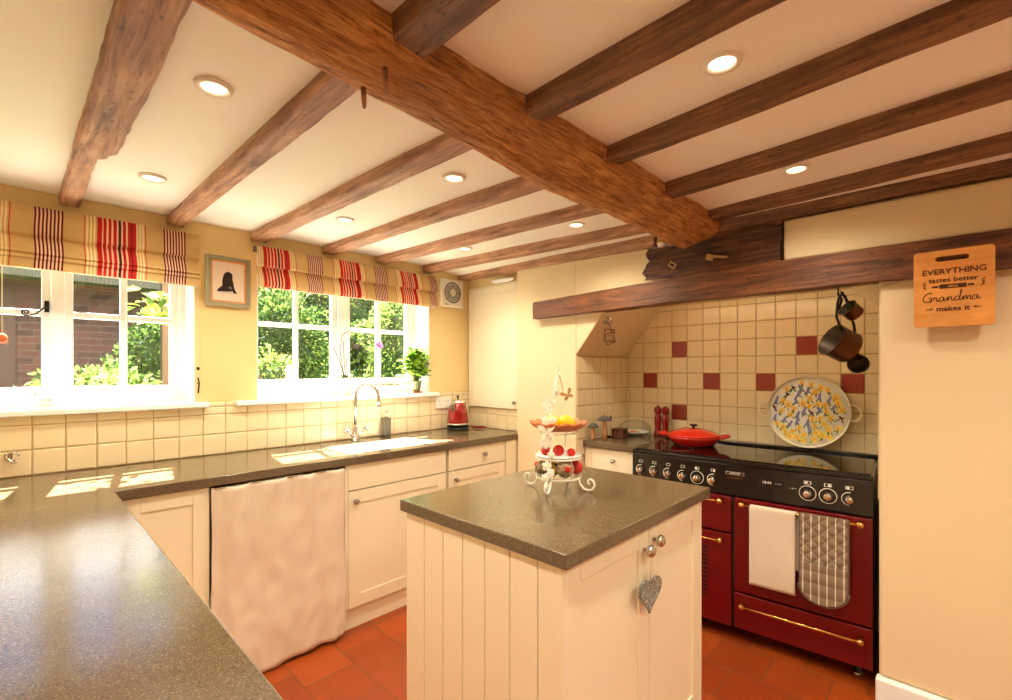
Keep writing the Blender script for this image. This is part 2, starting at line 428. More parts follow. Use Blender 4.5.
# raised plaster over the lintel, right hand side
bm = BM(); prism(bm, [(.584, 1.857), (.584, 2.045), (YB, 2.045), (YB, 1.845)], 2.436, XR+.02, 'x')
struct('wall_plaster_band', bm, M['wall_cream'], bevel=.014, seg=4)
bm = BM(); prism(bm, [(.238, 0.11), (.238, 1.70), (.16, 1.722), (.0, 1.742), (-.3, 1.768), (-.9, 1.79), (YB, 1.80), (YB, 0.11)], 2.452, XR+.02, 'x')
struct('wall_plaster_face', bm, M['wall_cream'], bevel=.012, seg=4)
bm = BM(); bx(bm, 2.43, YB, 0, XR+.01, .25, .108); struct('baseboard_right', bm, M['white_gloss'], bevel=.01, seg=3)

# ------------------------------------------------------------ tiled surfaces
P = .1055
def tiles(name, origin, u, v, n, ulines, vlines, red=(), thick=.008, keep=None, off=0.0):
    """tiles between consecutive ulines / vlines; u,v unit vectors, n outward normal"""
    u, v, n, o = Vector(u), Vector(v), Vector(n), Vector(origin)
    bm = BM()
    u0, u1, v0, v1 = min(ulines), max(ulines), min(vlines), max(vlines)
    def corner(a, b, h): return o+u*a+v*b+n*h
    vs = [bm.verts.new(corner(a, b, h)) for h in (0, thick*.62) for a, b in ((u0, v0), (u1, v0), (u1, v1), (u0, v1))]
    for f in ((0, 1, 2, 3), (4, 5, 6, 7), (0, 1, 5, 4), (1, 2, 6, 5), (2, 3, 7, 6), (3, 0, 4, 7)):
        bm.faces.new([vs[i] for i in f]).material_index = 1
    g_ = .0022
    rnd = random.Random(len(ulines)*7+3)
    for i in range(len(ulines)-1):
        for j in range(len(vlines)-1):
            a0, a1 = ulines[i]+g_, ulines[i+1]-g_; b0, b1 = vlines[j]+g_, vlines[j+1]-g_
            if a1-a0 < .006 or b1-b0 < .006: continue
            if keep and not keep((a0+a1)/2, (b0+b1)/2): continue
            mi = 2 if (i, j) in red else 0
            e = .004
            t = [rnd.uniform(-.0006, .0006) for _ in range(4)]
            wob = [rnd.uniform(-.0009, .0009) for _ in range(8)]
            q = [(a0+wob[0], b0+wob[1]), (a1+wob[2], b0+wob[3]), (a1+wob[4], b1+wob[5]), (a0+wob[6], b1+wob[7])]
            ins = [(q[0][0]+e, q[0][1]+e), (q[1][0]-e, q[1][1]+e), (q[2][0]-e, q[2][1]-e), (q[3][0]+e, q[3][1]-e)]
            lo = [bm.verts.new(corner(a, b, thick*.45)) for a, b in q]
            md = [bm.verts.new(corner(a, b, thick*.8)) for a, b in q]
            hi = [bm.verts.new(corner(a, b, thick+t[k])) for k, (a, b) in enumerate(ins)]
            for k in range(4):
                k2 = (k+1) % 4
                bm.faces.new((lo[k], lo[k2], md[k2], md[k])).material_index = mi
                f = bm.faces.new((md[k], md[k2], hi[k2], hi[k])); f.material_index = mi
            f = bm.faces.new(hi); f.material_index = mi
    return struct(name, bm, [M['tile'], M['grout'], M['red_tile']])
# behind the cooker: u = -Y (so left to right), columns by measured Y
cols = [YF1-.002] + [.362+P*k for k in range(13, -1, -1)] + [.2565]
cols = [c for c in cols]
ul = [YF1-c for c in cols]                       # distance from the left corner
vl = [.918+P*j for j in range(-1, 9)]
vl = [v for v in vl if v < 1.79] + [1.798]
def red_idx(yc, zc):
    a = YF1-yc
    i = max(k for k in range(len(ul)-1) if ul[k] <= a); j = max(k for k in range(len(vl)-1) if vl[k] <= zc)
    return (i, j)
reds = {red_idx(*p) for p in [(.415, 1.29), (.625, 1.5), (.837, 1.29), (1.363, 1.5), (1.574, 1.29), (1.153, 1.29), (1.363, 1.076)]}
tiles('wall_fireplace_tiles', (3.11, YF1, 0), (0, -1, 0), (0, 0, 1), (-1, 0, 0), ul, vl, reds)
# fireplace left cheek: u = +X, facing -Y ; right cheek facing +Y
ul2 = [XR+.004+.0+.09*k for k in range(0, 8)]; ul2 = [x for x in ul2 if x < 3.1]+[3.101]
tiles('wall_cheek_tiles', (0, YF1, 0), (1, 0, 0), (0, 0, 1), (0, -1, 0), ul2, [v for v in vl if v < 1.45]+[1.452])
ul3 = [2.52, 2.6255, 2.731, 2.8365, 2.942, 3.0475, 3.101]
tiles('wall_right_cheek_tiles', (0, YF0, 0), (1, 0, 0), (0, 0, 1), (0, 1, 0), ul3, [v for v in vl if v < 1.60]+[1.608])
# window wall splashback
ul4 = [XL+.001] + [.049+.1052*k for k in range(-4, 24) if XL+.02 < .049+.1052*k < 2.52] + [2.538]
tiles('wall_back_tiles', (0, YW, 0), (1, 0, 0), (0, 0, 1), (0, -1, 0), ul4, [.911, 1.019, 1.125, 1.164])
def strip(name, x0, x1):
    ls = [x0]+[x for x in ul4 if x0+.01 < x < x1-.01]+[x1]
    tiles(name, (0, YW, 0), (1, 0, 0), (0, 0, 1), (0, -1, 0), ls, [1.164, 1.19])
strip('wall_back_tiles_upper', .702, .83); strip('wall_back_tiles_upper', 2.213, 2.538)
# alcove splashback under the corner cupboard: u = -Y
ul5 = [0.0, .10, .205, .31, .415, .52, .572]
tiles('wall_alcove_tiles', (2.55, YW-.009, 0), (0, -1, 0), (0, 0, 1), (-1, 0, 0), ul5, [.911, 1.019, 1.07])

# ------------------------------------------------------------ windows
def window(idx, X0, X1, cas, zb, bar0, bar1, zt):
    w = thing('window_%d' % idx, None, None, ((X0+X1)/2, 3.06, ZS), kind='structure')
    def inv(bm):
        for v in bm.verts: v.co -= Vector(w.location)
        return bm
    bm = BM(); t = .006
    bx(bm, X0, YW-.001, ZS, X0+t, 3.03, ZH); bx(bm, X1-t, YW-.001, ZS, X1, 3.03, ZH); bx(bm, X0, YW-.001, ZH-t, X1, 3.03, ZH)
    obj('window_reveal', inv(bm), M['white_gloss'], w)
    bm = BM()
    bx(bm, X0, 3.03, ZS, X1, 3.10, zb-.045); bx(bm, X0, 3.03, zt+.03, X1, 3.10, ZH)
    bx(bm, X0, 3.03, zb-.045, cas[0][0]-.03, 3.10, zt+.03); bx(bm, cas[-1][-1]+.03, 3.03, zb-.045, X1, 3.10, zt+.03)
    a, b = cas[0][-1]+.032, cas[1][0]-.03
    if b > a: bx(bm, a, 3.022, zb-.045, b, 3.10, zt+.03)
    obj('window_frame', inv(bm), M['white_gloss'], w, bevel=.004)
    for c in cas:      # c = glass edges: x0, m0, m1, x1
        bm = BM()
        bx(bm, c[0]-.03, 3.04, zb-.045, c[0], 3.085, zt+.03); bx(bm, c[3], 3.04, zb-.045, c[3]+.03, 3.085, zt+.03)
        bx(bm, c[0], 3.04, zb-.045, c[3], 3.085, zb); bx(bm, c[0], 3.04, zt, c[3], 3.085, zt+.03)
        bx(bm, c[1], 3.045, zb, c[2], 3.08, zt); bx(bm, c[0], 3.046, bar0, c[1], 3.079, bar1); bx(bm, c[2], 3.046, bar0, c[3], 3.079, bar1)
        k = obj('casement', inv(bm), M['white_gloss'], w, bevel=.003)
        bm = BM(); bx(bm, c[0]-.002, 3.060, zb-.002, c[3]+.002, 3.063, zt+.002)
        obj('glass_pane', inv(bm), M['glass'], k)
    # sill board
    bm = BM(); bx(bm, X0-.0+.001, 2.86, ZS-.002, X1-.001, 3.03, ZS+.027)
    bx(bm, X0-.115 if idx == 2 else XL+.002, 2.815, ZS, X1+.068 if idx == 2 else X1+.056, 2.862, ZS+.027)
    obj('window_sill', inv(bm), M['white_gloss'], w, bevel=.006, seg=3)
    return w, inv
w1, inv1 = window(1, WIN1[0], WIN1[1], [(-.285, -.12, -.093, .083), (.191, .366, .394, .574)], 1.281, 1.608, 1.636, 1.99)
w2, inv2 = window(2, WIN2[0], WIN2[1], [(1.004, 1.228, 1.253, 1.475), (1.604, 1.817, 1.85, 2.071)], 1.30, 1.628, 1.654, 1.99)
def spiral(cx, cz, r0, turns, y, start=0, sgn=1, n=26):
    return [(cx+r0*(1-i/n*.85)*math.cos(start+sgn*2*PI*turns*i/n), y, cz+r0*(1-i/n*.85)*math.sin(start+sgn*2*PI*turns*i/n)) for i in range(n+1)]
# wrought handles and stays
def handle(inv, parent, x, z, s=1):
    bm = BM(); bx(bm, x-.008, 3.026, z-.022, x+.008, 3.04, z+.03)
    pts = [(x, 3.02, z+.005), (x-.015*s, 3.005, z-.010), (x-.035*s, 3.0, z-.034), (x-.062*s, 3.0, z-.044)]
    pts += spiral(x-.068*s, z-.030, .014, 1.4, 3.0, -PI/2, -s)
    tube(bm, pts, .0035, 8); tube(bm, [(x, 3.04, z+.005), (x, 3.005, z+.005)], .006, 8)
    obj('handle', inv(bm), M['iron'], parent)
handle(inv1, w1, .10, 1.648)
bm = BM(); tube(bm, [(-.25, 3.01, 1.235), (.02, 3.01, 1.24), (.05, 3.005, 1.245)]+spiral(.055, 1.258, .013, 1.3, 3.005, -PI/2, 1), .004, 8)
bx(bm, .085, 3.01, 1.217, .115, 3.03, 1.226); tube(bm, [(.03, 3.0, 1.22), (.11, 3.005, 1.224)], .003, 6)
obj('window_stay', inv1(bm), M['steel'], w1)
bm = BM(); tube(bm, [(1.66, 3.01, 1.245), (1.80, 3.01, 1.25), (1.98, 3.008, 1.252)], .006, 8)
for q in range(9): bx(bm, 1.69+q*.03, 3.0, 1.24, 1.70+q*.03, 3.018, 1.262)
tube(bm, spiral(1.62, 1.268, .012, 1.2, 3.0, 0, 1), .004, 8)
obj('window_stay', inv2(bm), M['steel'], w2)

# ------------------------------------------------------------ roman blinds
def blind(name, label, X0, X1, zt, zb, phase, cordx, nfold):
    t = thing(name, label, 'blind', ((X0+X1)/2, 2.80, zb))
    L = Vector(t.location)
    # stripe pattern over one period .4475 starting at a red group
    per = .4475; pat = []
    def grp(a, b, n, m1, m2):
        w = (b-a)/(2*n-1)
        for i in range(2*n-1): pat.append((a+i*w, a+(i+1)*w, m1 if i % 2 == 0 else m2))
    xx_ = 0
    for w_, m_ in ((.017, 'r'), (.004, 'p'), (.011, 'r'), (.007, 'p'), (.010, 'r'), (.007, 'p'), (.012, 'r'), (.006, 'p'), (.010, 'n'), (.006, 'p'), (.011, 'r'), (.007, 'p'), (.012, 'r'), (.004, 'n'), (.016, 'r')):
        pat.append((xx_, xx_+w_, m_)); xx_ += w_
    grp(.140, .168, 3, 'c', 't'); pat.append((.174, .177, 'r'))
    grp(.2466, .336, 8, 'b', 'p')
    pat.append((.404, .407, 'r')); grp(.411, .442, 3, 'c', 't')
    key = {'t': 0, 'c': 1, 'r': 2, 'b': 3, 'p': 4, 'n': 5, 'w': 6}
    xs = {X0: 't'}
    evs = []
    k0 = int((X0-phase)/per)-2
    for k in range(k0, k0+8):
        for a, b, m in pat: evs.append((phase+k*per+a, phase+k*per+b, m))
    evs = [(max(a, X0), min(b, X1), m) for a, b, m in sorted(evs) if b > X0+.0005 and a < X1-.0005]
    strips = []; cur = X0
    for a, b, m in evs:
        if a > cur+1e-5: strips.append((cur, a, 't'))
        if b > cur: strips.append((max(a, cur), b, m)); cur = b
    if cur < X1-1e-5: strips.append((cur, X1, 't'))
    out = []
    for a, b, m in strips:
        n = max(1, int((b-a)/.03))
        for i in range(n): out.append((a+(b-a)*i/n, a+(b-a)*(i+1)/n, m))
    H_ = zt-zb
    if nfold == 'a':
        prof = [(2.812, zt), (2.806, zt-.03), (2.790, zt-H_*.28), (2.779, zt-H_*.44), (2.783, zt-H_*.47), (2.80, zt-H_*.46), (2.802, zt-H_*.5),
                (2.792, zt-H_*.62), (2.784, zt-H_*.72), (2.775, zt-H_*.765), (2.785, zt-H_*.785), (2.778, zt-H_*.82), (2.772, zt-H_*.845), (2.783, zt-H_*.86), (2.779, zt-H_*.93), (2.776, zb)]
    else:
        prof = [(2.812, zt), (2.800, zt-.03), (2.782, zt-H_*.3), (2.768, zt-H_*.47), (2.772, zt-H_*.52), (2.80, zt-H_*.51), (2.797, zt-H_*.56),
                (2.787, zt-H_*.75), (2.777, zt-H_*.93), (2.782, zt-H_*.955), (2.786, zb)]
    bm = BM(); cols_ = []
    xl = [s[0] for s in out]+[out[-1][1]]
    for x in xl:
        cols_.append([bm.verts.new((x+.004*math.sin(z*38)*(1 if nfold == 'b' else .5)-L.x, y+.004*math.sin(x*17+z*9)-L.y, z-L.z)) for y, z in prof])
    for i, s in enumerate(out):
        for j in range(len(prof)-1):
            f = bm.faces.new((cols_[i][j], cols_[i+1][j], cols_[i+1][j+1], cols_[i][j+1])); f.material_index = key[s[2]]
    ms = [M['fab_tan'], M['fab_cream'], M['fab_red'], M['fab_burg'], M['fab_pale'], M['fab_navy']]
    o = obj('fabric', bm, ms, t, recalc=False)
    md = o.modifiers.new('s', 'SOLIDIFY'); md.thickness = .003; md.offset = 1
    bm = BM(); bx(bm, X0-L.x, 2.822-L.y, zt-.028-L.z, X1-L.x, 2.858-L.y, zt-L.z); obj('headrail', bm, M['timber'], t)
    bm = BM(); tube(bm, [(X0-L.x+.006, 2.80-L.y, zb+.003-L.z), (X1-L.x-.006, 2.80-L.y, zb+.003-L.z)], .005, 8); obj('bottom_bar', bm, M['fab_white'], t)
    return t
b1 = blind('roman_blind', 'striped red and tan roman blind drawn up over the left window', -.345, .650, 2.052, 1.784, .2545, .64, 'a')
b2 = blind('roman_blind', 'striped red and tan roman blind drawn up over the sink window', .925, 2.160, 2.052, 1.822, .956, .93, 'b')
# pull cord and cleat at window 1
c = thing('blind_cord', 'thin hanging blind cord wrapped on a small cleat, right of the left window', 'cord', (.655, 2.85, 1.30))
bm = BM(); tube(bm, [(.0, -.006, .49), (.002, -.008, .3), (.003, -.008, .0), (.004, -.012, -.03)], .0016, 6); obj('cord', bm, M['string'], c)
bm = BM(); tube(bm, [(0, -.012, .02), (.003, -.016, -.01), (0, -.012, -.06)], .004, 6); tube(bm, [(.003, .008, -.01), (.003, -.016, -.01)], .004, 6)
bx(bm, -.005, -.014, .06, .006, -.004, .075); obj('cleat', bm, M['iron'], c)
c = thing('cord_acorn', 'small turned wooden acorn pull hanging in front of the left window pane', 'cord pull', (-.038, 2.815, 1.49))
bm = BM(); lathe(bm, [(.002, .02), (.012, .014), (.017, 0), (.014, -.014), (.003, -.022)], 16); obj('acorn', bm, M['terracotta'], c)
bm = BM(); tube(bm, [(0, 0, .02), (0, -.0, .30)], .0013, 6); obj('cord', bm, M['string'], c)

# ------------------------------------------------------------ timber beams
def beam(name, label, cat, p0, p1, sec, m, rough=.006, seed=0, nseg=40, taper=None, kind=None, group=None, rag=0):
    """sec: polygon (u across, w up) swept from p0 to p1 (local X along the beam)"""
    p0, p1 = Vector(p0), Vector(p1); d = p1-p0; L = d.length
    bm = BM(); rings = []
    # resample the section so noise can bite the arrises
    S = []
    n = len(sec)
    for i in range(n):
        a, b = Vector(sec[i]), Vector(sec[(i+1) % n]); k = max(1, int((b-a).length/.02))
        for q in range(k): S.append(a.lerp(b, q/k))
    for i in range(nseg+1):
        t = i/nseg; x = L*t; ring = []
        ax = taper(t) if taper else (0, 0, 1, 1)
        for s in S:
            y = s.x*ax[2]+ax[0]; z = s.y*ax[3]+ax[1]
            q = Vector((x*2.2+seed*9.1, y*9, z*9)); q2 = Vector((x*14+seed*3, y*30, z*30))
            nv = nvec(q)*rough + nvec(q2)*rough*.45
            rx = rag*(noise.noise(Vector((seed, y*20, z*42)))+.3)*max(0, 1-t*8) if rag else 0
            ring.append(bm.verts.new((x+nv.x*.9+rx, y+nv.y, z+nv.z)))
        rings.append(ring)
    N = len(S)
    for i in range(nseg):
        for k in range(N):
            f = bm.faces.new((rings[i][k], rings[i][(k+1) % N], rings[i+1][(k+1) % N], rings[i+1][k]))
    bm.faces.new(rings[0]); bm.faces.new(rings[-1][::-1])
    o = obj(name, bm, m)
    o.location = p0; o.rotation_euler = (0, -math.atan2(d.z, Vector((d.x, d.y)).length), math.atan2(d.y, d.x))
    tag(o, label, cat, group, kind)
    return o
# local y for a beam pointing +Y is -X ; helper makes a rectangular section from world offsets
def jsec(w, z0, z1, ch=.006):
    return [(-w/2, z1), (-w/2, z0+ch), (-w/2+ch, z0), (w/2-ch, z0), (w/2, z0+ch), (w/2, z1)]
joists_left = [
    ((.165, 2.855), (.178, 1.06), .085, 2.088, 'leftmost ceiling joist, wide with a rough waney edge, running to the left window', 'oak_joist', 1),
    ((.560, 2.855), (.583, 1.06), .072, 2.085, 'ceiling joist reaching the window wall just above the picture side of the left blind', 'oak_joist', 2),
    ((.952, 2.855), (1.010, 1.06), .083, 2.085, 'ceiling joist reaching the window wall at the left end of the sink window blind', 'oak_joist', 3),
    ((1.360, 2.855), (1.440, 1.06), .082, 2.085, 'ceiling joist reaching the window wall above the middle of the sink blind', 'oak_joist', 4),
    ((1.735, 2.855), (1.865, 1.06), .085, 2.085, 'ceiling joist reaching the window wall above the right part of the sink blind', 'oak_joist', 5),
    ((2.120, 2.855), (2.282, 1.06), .078, 2.080, 'ceiling joist reaching the window wall above the extractor vent', 'oak_joist', 6)]
for (xa, ya), (xb, yb), w, z0, lab, mm, sd in joists_left:
    if sd == 1:
        def tp(t):   # widening waney edge up to two thirds
            return (.020, 0, 1.22, 1) if t > .42 else ((.012, 0, 1.0, 1) if t > .39 else (.0, 0, .76, 1))
        beam('ceiling_joist', lab, 'ceiling beam', (xa, ya, 0), (xb, yb, 0), jsec(w, z0, 2.15), M[mm], .010, sd, 60, lambda t, tp=tp: tp(t))
    else:
        beam('ceiling_joist', lab, 'ceiling beam', (xa, ya, 0), (xb, yb, 0), jsec(w, z0, 2.15), M[mm], .005, sd, 60)
joists_right = [
    ((.612, .91), (.60, -2.69), .095, 2.075, 'short thick joist end meeting the big beam at the top of the picture', 11),
    ((1.030, .91), (.90, -2.69), .082, 2.080, 'right-hand joist ending at the top edge, second along the big beam from the top', 12),
    ((1.450, .91), (1.20, -2.69), .080, 2.083, 'joist just behind the large round downlight on the right', 13),
    ((1.895, .91), (1.60, -2.69), .078, 2.083, 'joist in front of the small right-hand downlight', 14),
    ((2.325, .91), (2.08, -2.69), .078, 2.080, 'joist behind the small right-hand downlight, next to the chimney wall', 15)]
for (xa, ya), (xb, yb), w, z0, lab, sd in joists_right:
    beam('ceiling_joist', lab, 'ceiling beam', (xb, yb, 0), (xa, ya, 0), jsec(w, z0, 2.15), M['oak_dark'], .005, sd, 90)
beam('ceiling_joist', 'last joist half buried in the plaster above the corner cupboard and chimney', 'ceiling beam',
     (2.475, 2.855, 0), (2.475, 1.21, 0), jsec(.10, 2.078, 2.15), M['oak_joist'], .005, 21, 60, lambda t: (0, -.038*t, 1, 1))
beam('ceiling_joist', 'last dark joist along the top of the chimney wall above the plaster band', 'ceiling beam',
     (2.475, -2.69, 0), (2.475, .91, 0), jsec(.10, 2.052, 2.15), M['oak_dark'], .005, 22, 60)
# main bridging beam
msec = [(0, 2.15), (.0, 2.075), (.012, 2.062), (.06, 2.03), (.13, 1.995), (.165, 1.99), (.195, 2.01), (.21, 2.06), (.215, 2.15)]
def mtaper(t):
    w = .42+.58*min(1, t*1.7)+.16*max(0, (t-.86)/.14); k = .70+.30*min(1, t*1.6)
    return (.006*math.sin(t*7)-.028*max(0, (t-.86)/.14), 2.15*(1-k), w, k)
main = beam('ceiling_beam', 'massive rough-hewn orange-brown oak beam crossing the whole ceiling', 'ceiling beam',
            (XL+.01, .878, 0), (2.5, .878, 0), msec, M['oak_main'], .013, 31, 160, mtaper)
for i, (px, py) in enumerate([(.575, .93), (.56, 1.0), (1.30, 1.0)]):
    bm = BM(); tube(bm, [(0, 0, .03), (.003, .0, -.008), (.005, .003, -.024)], [.007, .0065, .004], 6)
    o = obj('oak_peg', bm, M['oak_joist'], loc=(px, py, 2.008 if i != 1 else 1.995))
    tag(o, ['split oak peg sticking down from the middle of the big beam', 'oak peg on the far lower edge of the big beam', 'short oak peg low on the big beam beyond the second joist'][i], 'peg', 'pegs in the big beam')
# end block carrying the beam, and the lintel
def blk(t): return (.004*math.sin(t*11), .006*math.sin(t*9+1), 1, 1)
o = beam('timber_padstone', 'gnarled dark timber block on the lintel carrying the big beam end', 'timber block', (2.455, 1.262, 0), (2.455, .590, 0),
     [(-.03, 1.846), (.015, 1.852), (.030, 1.870), (.030, 1.920), (.006, 1.930), (.032, 1.942), (.030, 1.99), (.015, 2.022), (-.03, 2.024)][::-1], M['oak_block'], .018, 41, 60, blk, rag=.045)
o = beam('timber_packer', 'dark timber packing piece between the big beam end and the last joist', 'timber block', (2.462, 1.085, 0), (2.462, .590, 0),
     [(-.02, 2.03), (.026, 2.03), (.028, 2.10), (-.02, 2.10)][::-1], M['oak_lintel'], .005, 42, 30)
lsec = [(-.06, 0), (.04, 0), (.046, .008), (.046, .122), (.036, .130), (-.06, .130)][::-1]
def ltaper(t): return (0, 1.716-.012*max(0, 1-t*5)+.006*math.sin(t*5), 1, .86+.18*min(1, t*3) - .06*max(0, t-.4))
beam('mantel_beam', 'long dark pitted oak lintel beam over the cooker recess', 'beam', (2.475, 2.072, 0), (2.475, YB+.01, 0), lsec, M['oak_lintel'], .006, 51, 110, ltaper)

# small signs and cup on the block
bm = BM(); bx(bm, -.003, -.02, -.014, 0, .02, .014); bx(bm, -.004, -.012, -.007, -.003, .012, .007, 1)
o = obj('metal_tag', bm, [M['sign_tan'], M['iron']], loc=(2.412, 1.098, 1.915), rot=(PI/5, 0, 0), bevel=.001); tag(o, 'small square brass tag tilted on the timber block, left one', 'tag')
bm = BM(); bx(bm, -.003, -.02, -.015, 0, .018, .015); prism(bm, [(-.02, 0), (-.085, .012), (-.085, .022), (-.02, .016)], -.003, 0, 'x')
o = obj('metal_tag', bm, [M['sign_tan']], loc=(2.412, .905, 1.925), rot=(.35, 0, 0), bevel=.001); tag(o, 'long pointed brass key-shaped tag below the big beam end', 'tag')
c = thing('teacup', 'tiny cream and gold cup perched on the timber block beside the big beam', 'cup', (2.436, 1.172, 2.026))
t_scale = None; c.scale = (1.15, 1.15, 1.15)
bm = BM(); lathe(bm, [(.009, 0), (.015, .006), (.02, .02), (.021, .036), (.019, .036), (.017, .02), (.004, .006)], 20, cap=False); obj('bowl', bm, M['ceramic'], c)
bm = BM(); lathe(bm, [(.0212, .02), (.0222, .036), (.0205, .037)], 20, cap=False); obj('gold_band', bm, M['sign_tan'], c)
bm = BM(); tube(bm, [(0, -.02, .01), (0, -.033, .014), (0, -.033, .028), (0, -.021, .031)], .0022, 6); obj('handle', bm, M['ceramic'], c)

# ------------------------------------------------------------ downlights
LP = [(.373, 1.458, 'bright downlight between the two left joists, nearest the big beam'),
      (.38, 2.321, 'downlight between the two left joists, close to the left window'),
      (1.213, 1.455, 'downlight in the centre left bay, close to the big beam'),
      (1.165, 2.261, 'downlight over the sink window, seen edge on'),
      (1.221, .428, 'largest bright downlight, right of the big beam at the top'),
      (2.063, .451, 'small bright downlight over the cooker side, right of the big beam'),
      (2.05, 1.46, 'bright small downlight in the far bay near the chimney wall'),
      (1.967, 2.252, 'faint downlight in the far corner bay above the vent')]
FILL_LP = [(.38, .43), (.38, -.55), (1.10, -.55), (1.85, -.55), (.38, -1.6), (1.05, -1.6), (1.75, -1.6)]  # unseen lamps added on the same grid to fill the room with light
first = None
def downlight(x, y, lab, grp=None):
    global first
    zc = 2.129
    if x > 2.2: zc = 2.12
    if first is None:
        t = thing('downlight', lab, 'downlight', (x, y, zc))
        bm = BM(); lathe(bm, [(.030, -.002), (.034, -.009), (.045, -.008), (.047, .001), (.030, .001)], 32, cap=False); obj('bezel', bm, M['white_plastic'], t)
        bm = BM(); lathe(bm, [(.0005, -.003), (.031, -.003), (.031, .002), (.0005, .002)], 28); obj('lens', bm, M['lamp'], t)
        first = t
    else:
        t = copy_tree(first, None, (x, y, zc), lab)
    li = bpy.data.lights.new('downlight_lamp', 'SPOT'); li.energy = DL*(.5 if x > 2.0 and y < 1 else 1); li.color = (1.0, .91, .72); li.spot_size = math.radians(150); li.spot_blend = .8; li.shadow_soft_size = .04
    lo = bpy.data.objects.new('downlight_lamp', li); C.objects.link(lo); lo.location = (x, y, zc-.02)
DL = 27
for x, y, lab in LP: downlight(x, y, lab)
for x, y in FILL_LP: downlight(x, y, 'added fill downlight, unseen in the ceiling behind the viewpoint')
seen = 0
for o in C.objects:
    if o.get('label') == 'added fill downlight, unseen in the ceiling behind the viewpoint': o['group'] = 'added fill downlights behind the viewpoint'

# ------------------------------------------------------------ worktops
def sink_worktop():
    # L shaped worktop; sink hole X 1.25-1.90, Y 2.36-2.68
    t = BM()
    hx0, hx1, hy0, hy1 = 1.25, 1.84, 2.365, 2.69
    z0, z1 = .871, .91
    bx_ = [(XL+.002, YB+1.9, .255, 2.26), (XL+.002, 2.26, hx0, 2.849), (hx1, 2.26, 2.485, 2.849), (hx0, 2.26, hx1, hy0), (hx0, hy1, hx1, 2.849)]
    for a, b, c_, d in bx_: bx(t, a, b, z0, c_, d, z1)
    bx(t, 2.485, 2.275, z0, 2.537, 2.849, z1)
    bmesh.ops.remove_doubles(t, verts=t.verts, dist=.0001)
    # drop internal duplicate faces
    return t
# build by polygon instead to avoid seams
bm = BM()
outer = [(XL+.002, YB+1.9), (.255, YB+1.9), (.255, 2.26), (1.25, 2.26)]
def grid_slab(bm, xs, ys, inside, z0, z1):
    V = {}
    def gv(i, j, z):
        k = (i, j, z)
        if k not in V: V[k] = bm.verts.new((xs[i], ys[j], z))
        return V[k]
    nx_, ny_ = len(xs)-1, len(ys)-1
    ins = lambda i, j: 0 <= i < nx_ and 0 <= j < ny_ and inside((xs[i]+xs[i+1])/2, (ys[j]+ys[j+1])/2)
    for i in range(nx_):
        for j in range(ny_):
            if not ins(i, j): continue
            bm.faces.new((gv(i, j, z1), gv(i+1, j, z1), gv(i+1, j+1, z1), gv(i, j+1, z1)))
            bm.faces.new((gv(i, j, z0), gv(i, j+1, z0), gv(i+1, j+1, z0), gv(i+1, j, z0)))
            for di, dj, a, b in ((-1, 0, (i, j), (i, j+1)), (1, 0, (i+1, j+1), (i+1, j)), (0, -1, (i+1, j), (i, j)), (0, 1, (i, j+1), (i+1, j+1))):
                if not ins(i+di, j+dj):
                    bm.faces.new((gv(*a, z0), gv(*a, z1), gv(*b, z1), gv(*b, z0)))
xs = [XL+.002, .255, 1.25, 1.84, 2.487]; ys = [-.75, 2.26, 2.365, 2.69, 2.849]
def inside(x, y):
    if 1.25 < x < 1.84 and 2.365 < y < 2.69: return False
    return x < .255 or y > 2.26
grid_slab(bm, xs, ys, inside, .871, .91)
o = obj('worktop', bm, M['quartz'], bevel=.003, seg=2); tag(o, 'L-shaped speckled grey stone worktop running along the left and under both windows', 'worktop')
bm = BM(); bx(bm, 2.4875, 2.276, .871, 2.538, 2.849, .91)
o2 = obj('worktop_return', bm, M['quartz'], o)

# ------------------------------------------------------------ cabinets (local: x along, front faces -y, origin front-left bottom on floor)
def shaker(x0, x1, z0, z1, y=0, th=.02, fr=.065, rec=.007):
    bm = BM(); e = .001
    bx(bm, x0, y, z0, x0+fr, y+th, z1); bx(bm, x1-fr, y, z0, x1, y+th, z1)
    bx(bm, x0+fr, y, z0, x1-fr, y+th, z0+fr); bx(bm, x0+fr, y, z1-fr, x1-fr, y+th, z1)
    bx(bm, x0+fr-e, y+rec, z0+fr-e, x1-fr+e, y+th-.001, z1-fr+e)
    return bm
def slab(x0, x1, z0, z1, y=0, th=.02):
    bm = BM(); bx(bm, x0, y, z0, x1, y+th, z1); return bm
def knob(parent, x, y, z, r=.015, m='pewter', name='knob'):
    bm = BM(); R = Matrix.Rotation(PI/2, 4, 'X')
    lathe(bm, [(.006, 0), (.0055, .012), (r*.8, .016), (r, .022), (r*.95, .030), (r*.55, .036), (.001, .037)], 20, (x, y, z), 0, R)
    return obj(name, bm, M[m], parent)
def carcass(parent, x0, x1, z0, z1, depth, plinth=True, y0=.021):
    bm = BM(); bx(bm, x0, y0, z0, x1, depth, z1); obj('carcass', bm, M['cabinet'], parent)
    if plinth:
        bm = BM(); bx(bm, x0, .03, 0, x1, .05, z0-.001); obj('plinth', bm, M['cabinet'], parent)
YU = 2.28
# corner panel unit
t = thing('base_cabinet', 'cream corner base unit with a blank recessed panel left of the curtain', 'cabinet', (.275, YU, 0))
carcass(t, 0, .292, .118, .868, .54); obj('blank_panel', shaker(0, .292, .118, .866, fr=.06), M['cabinet'], t, bevel=.0015)
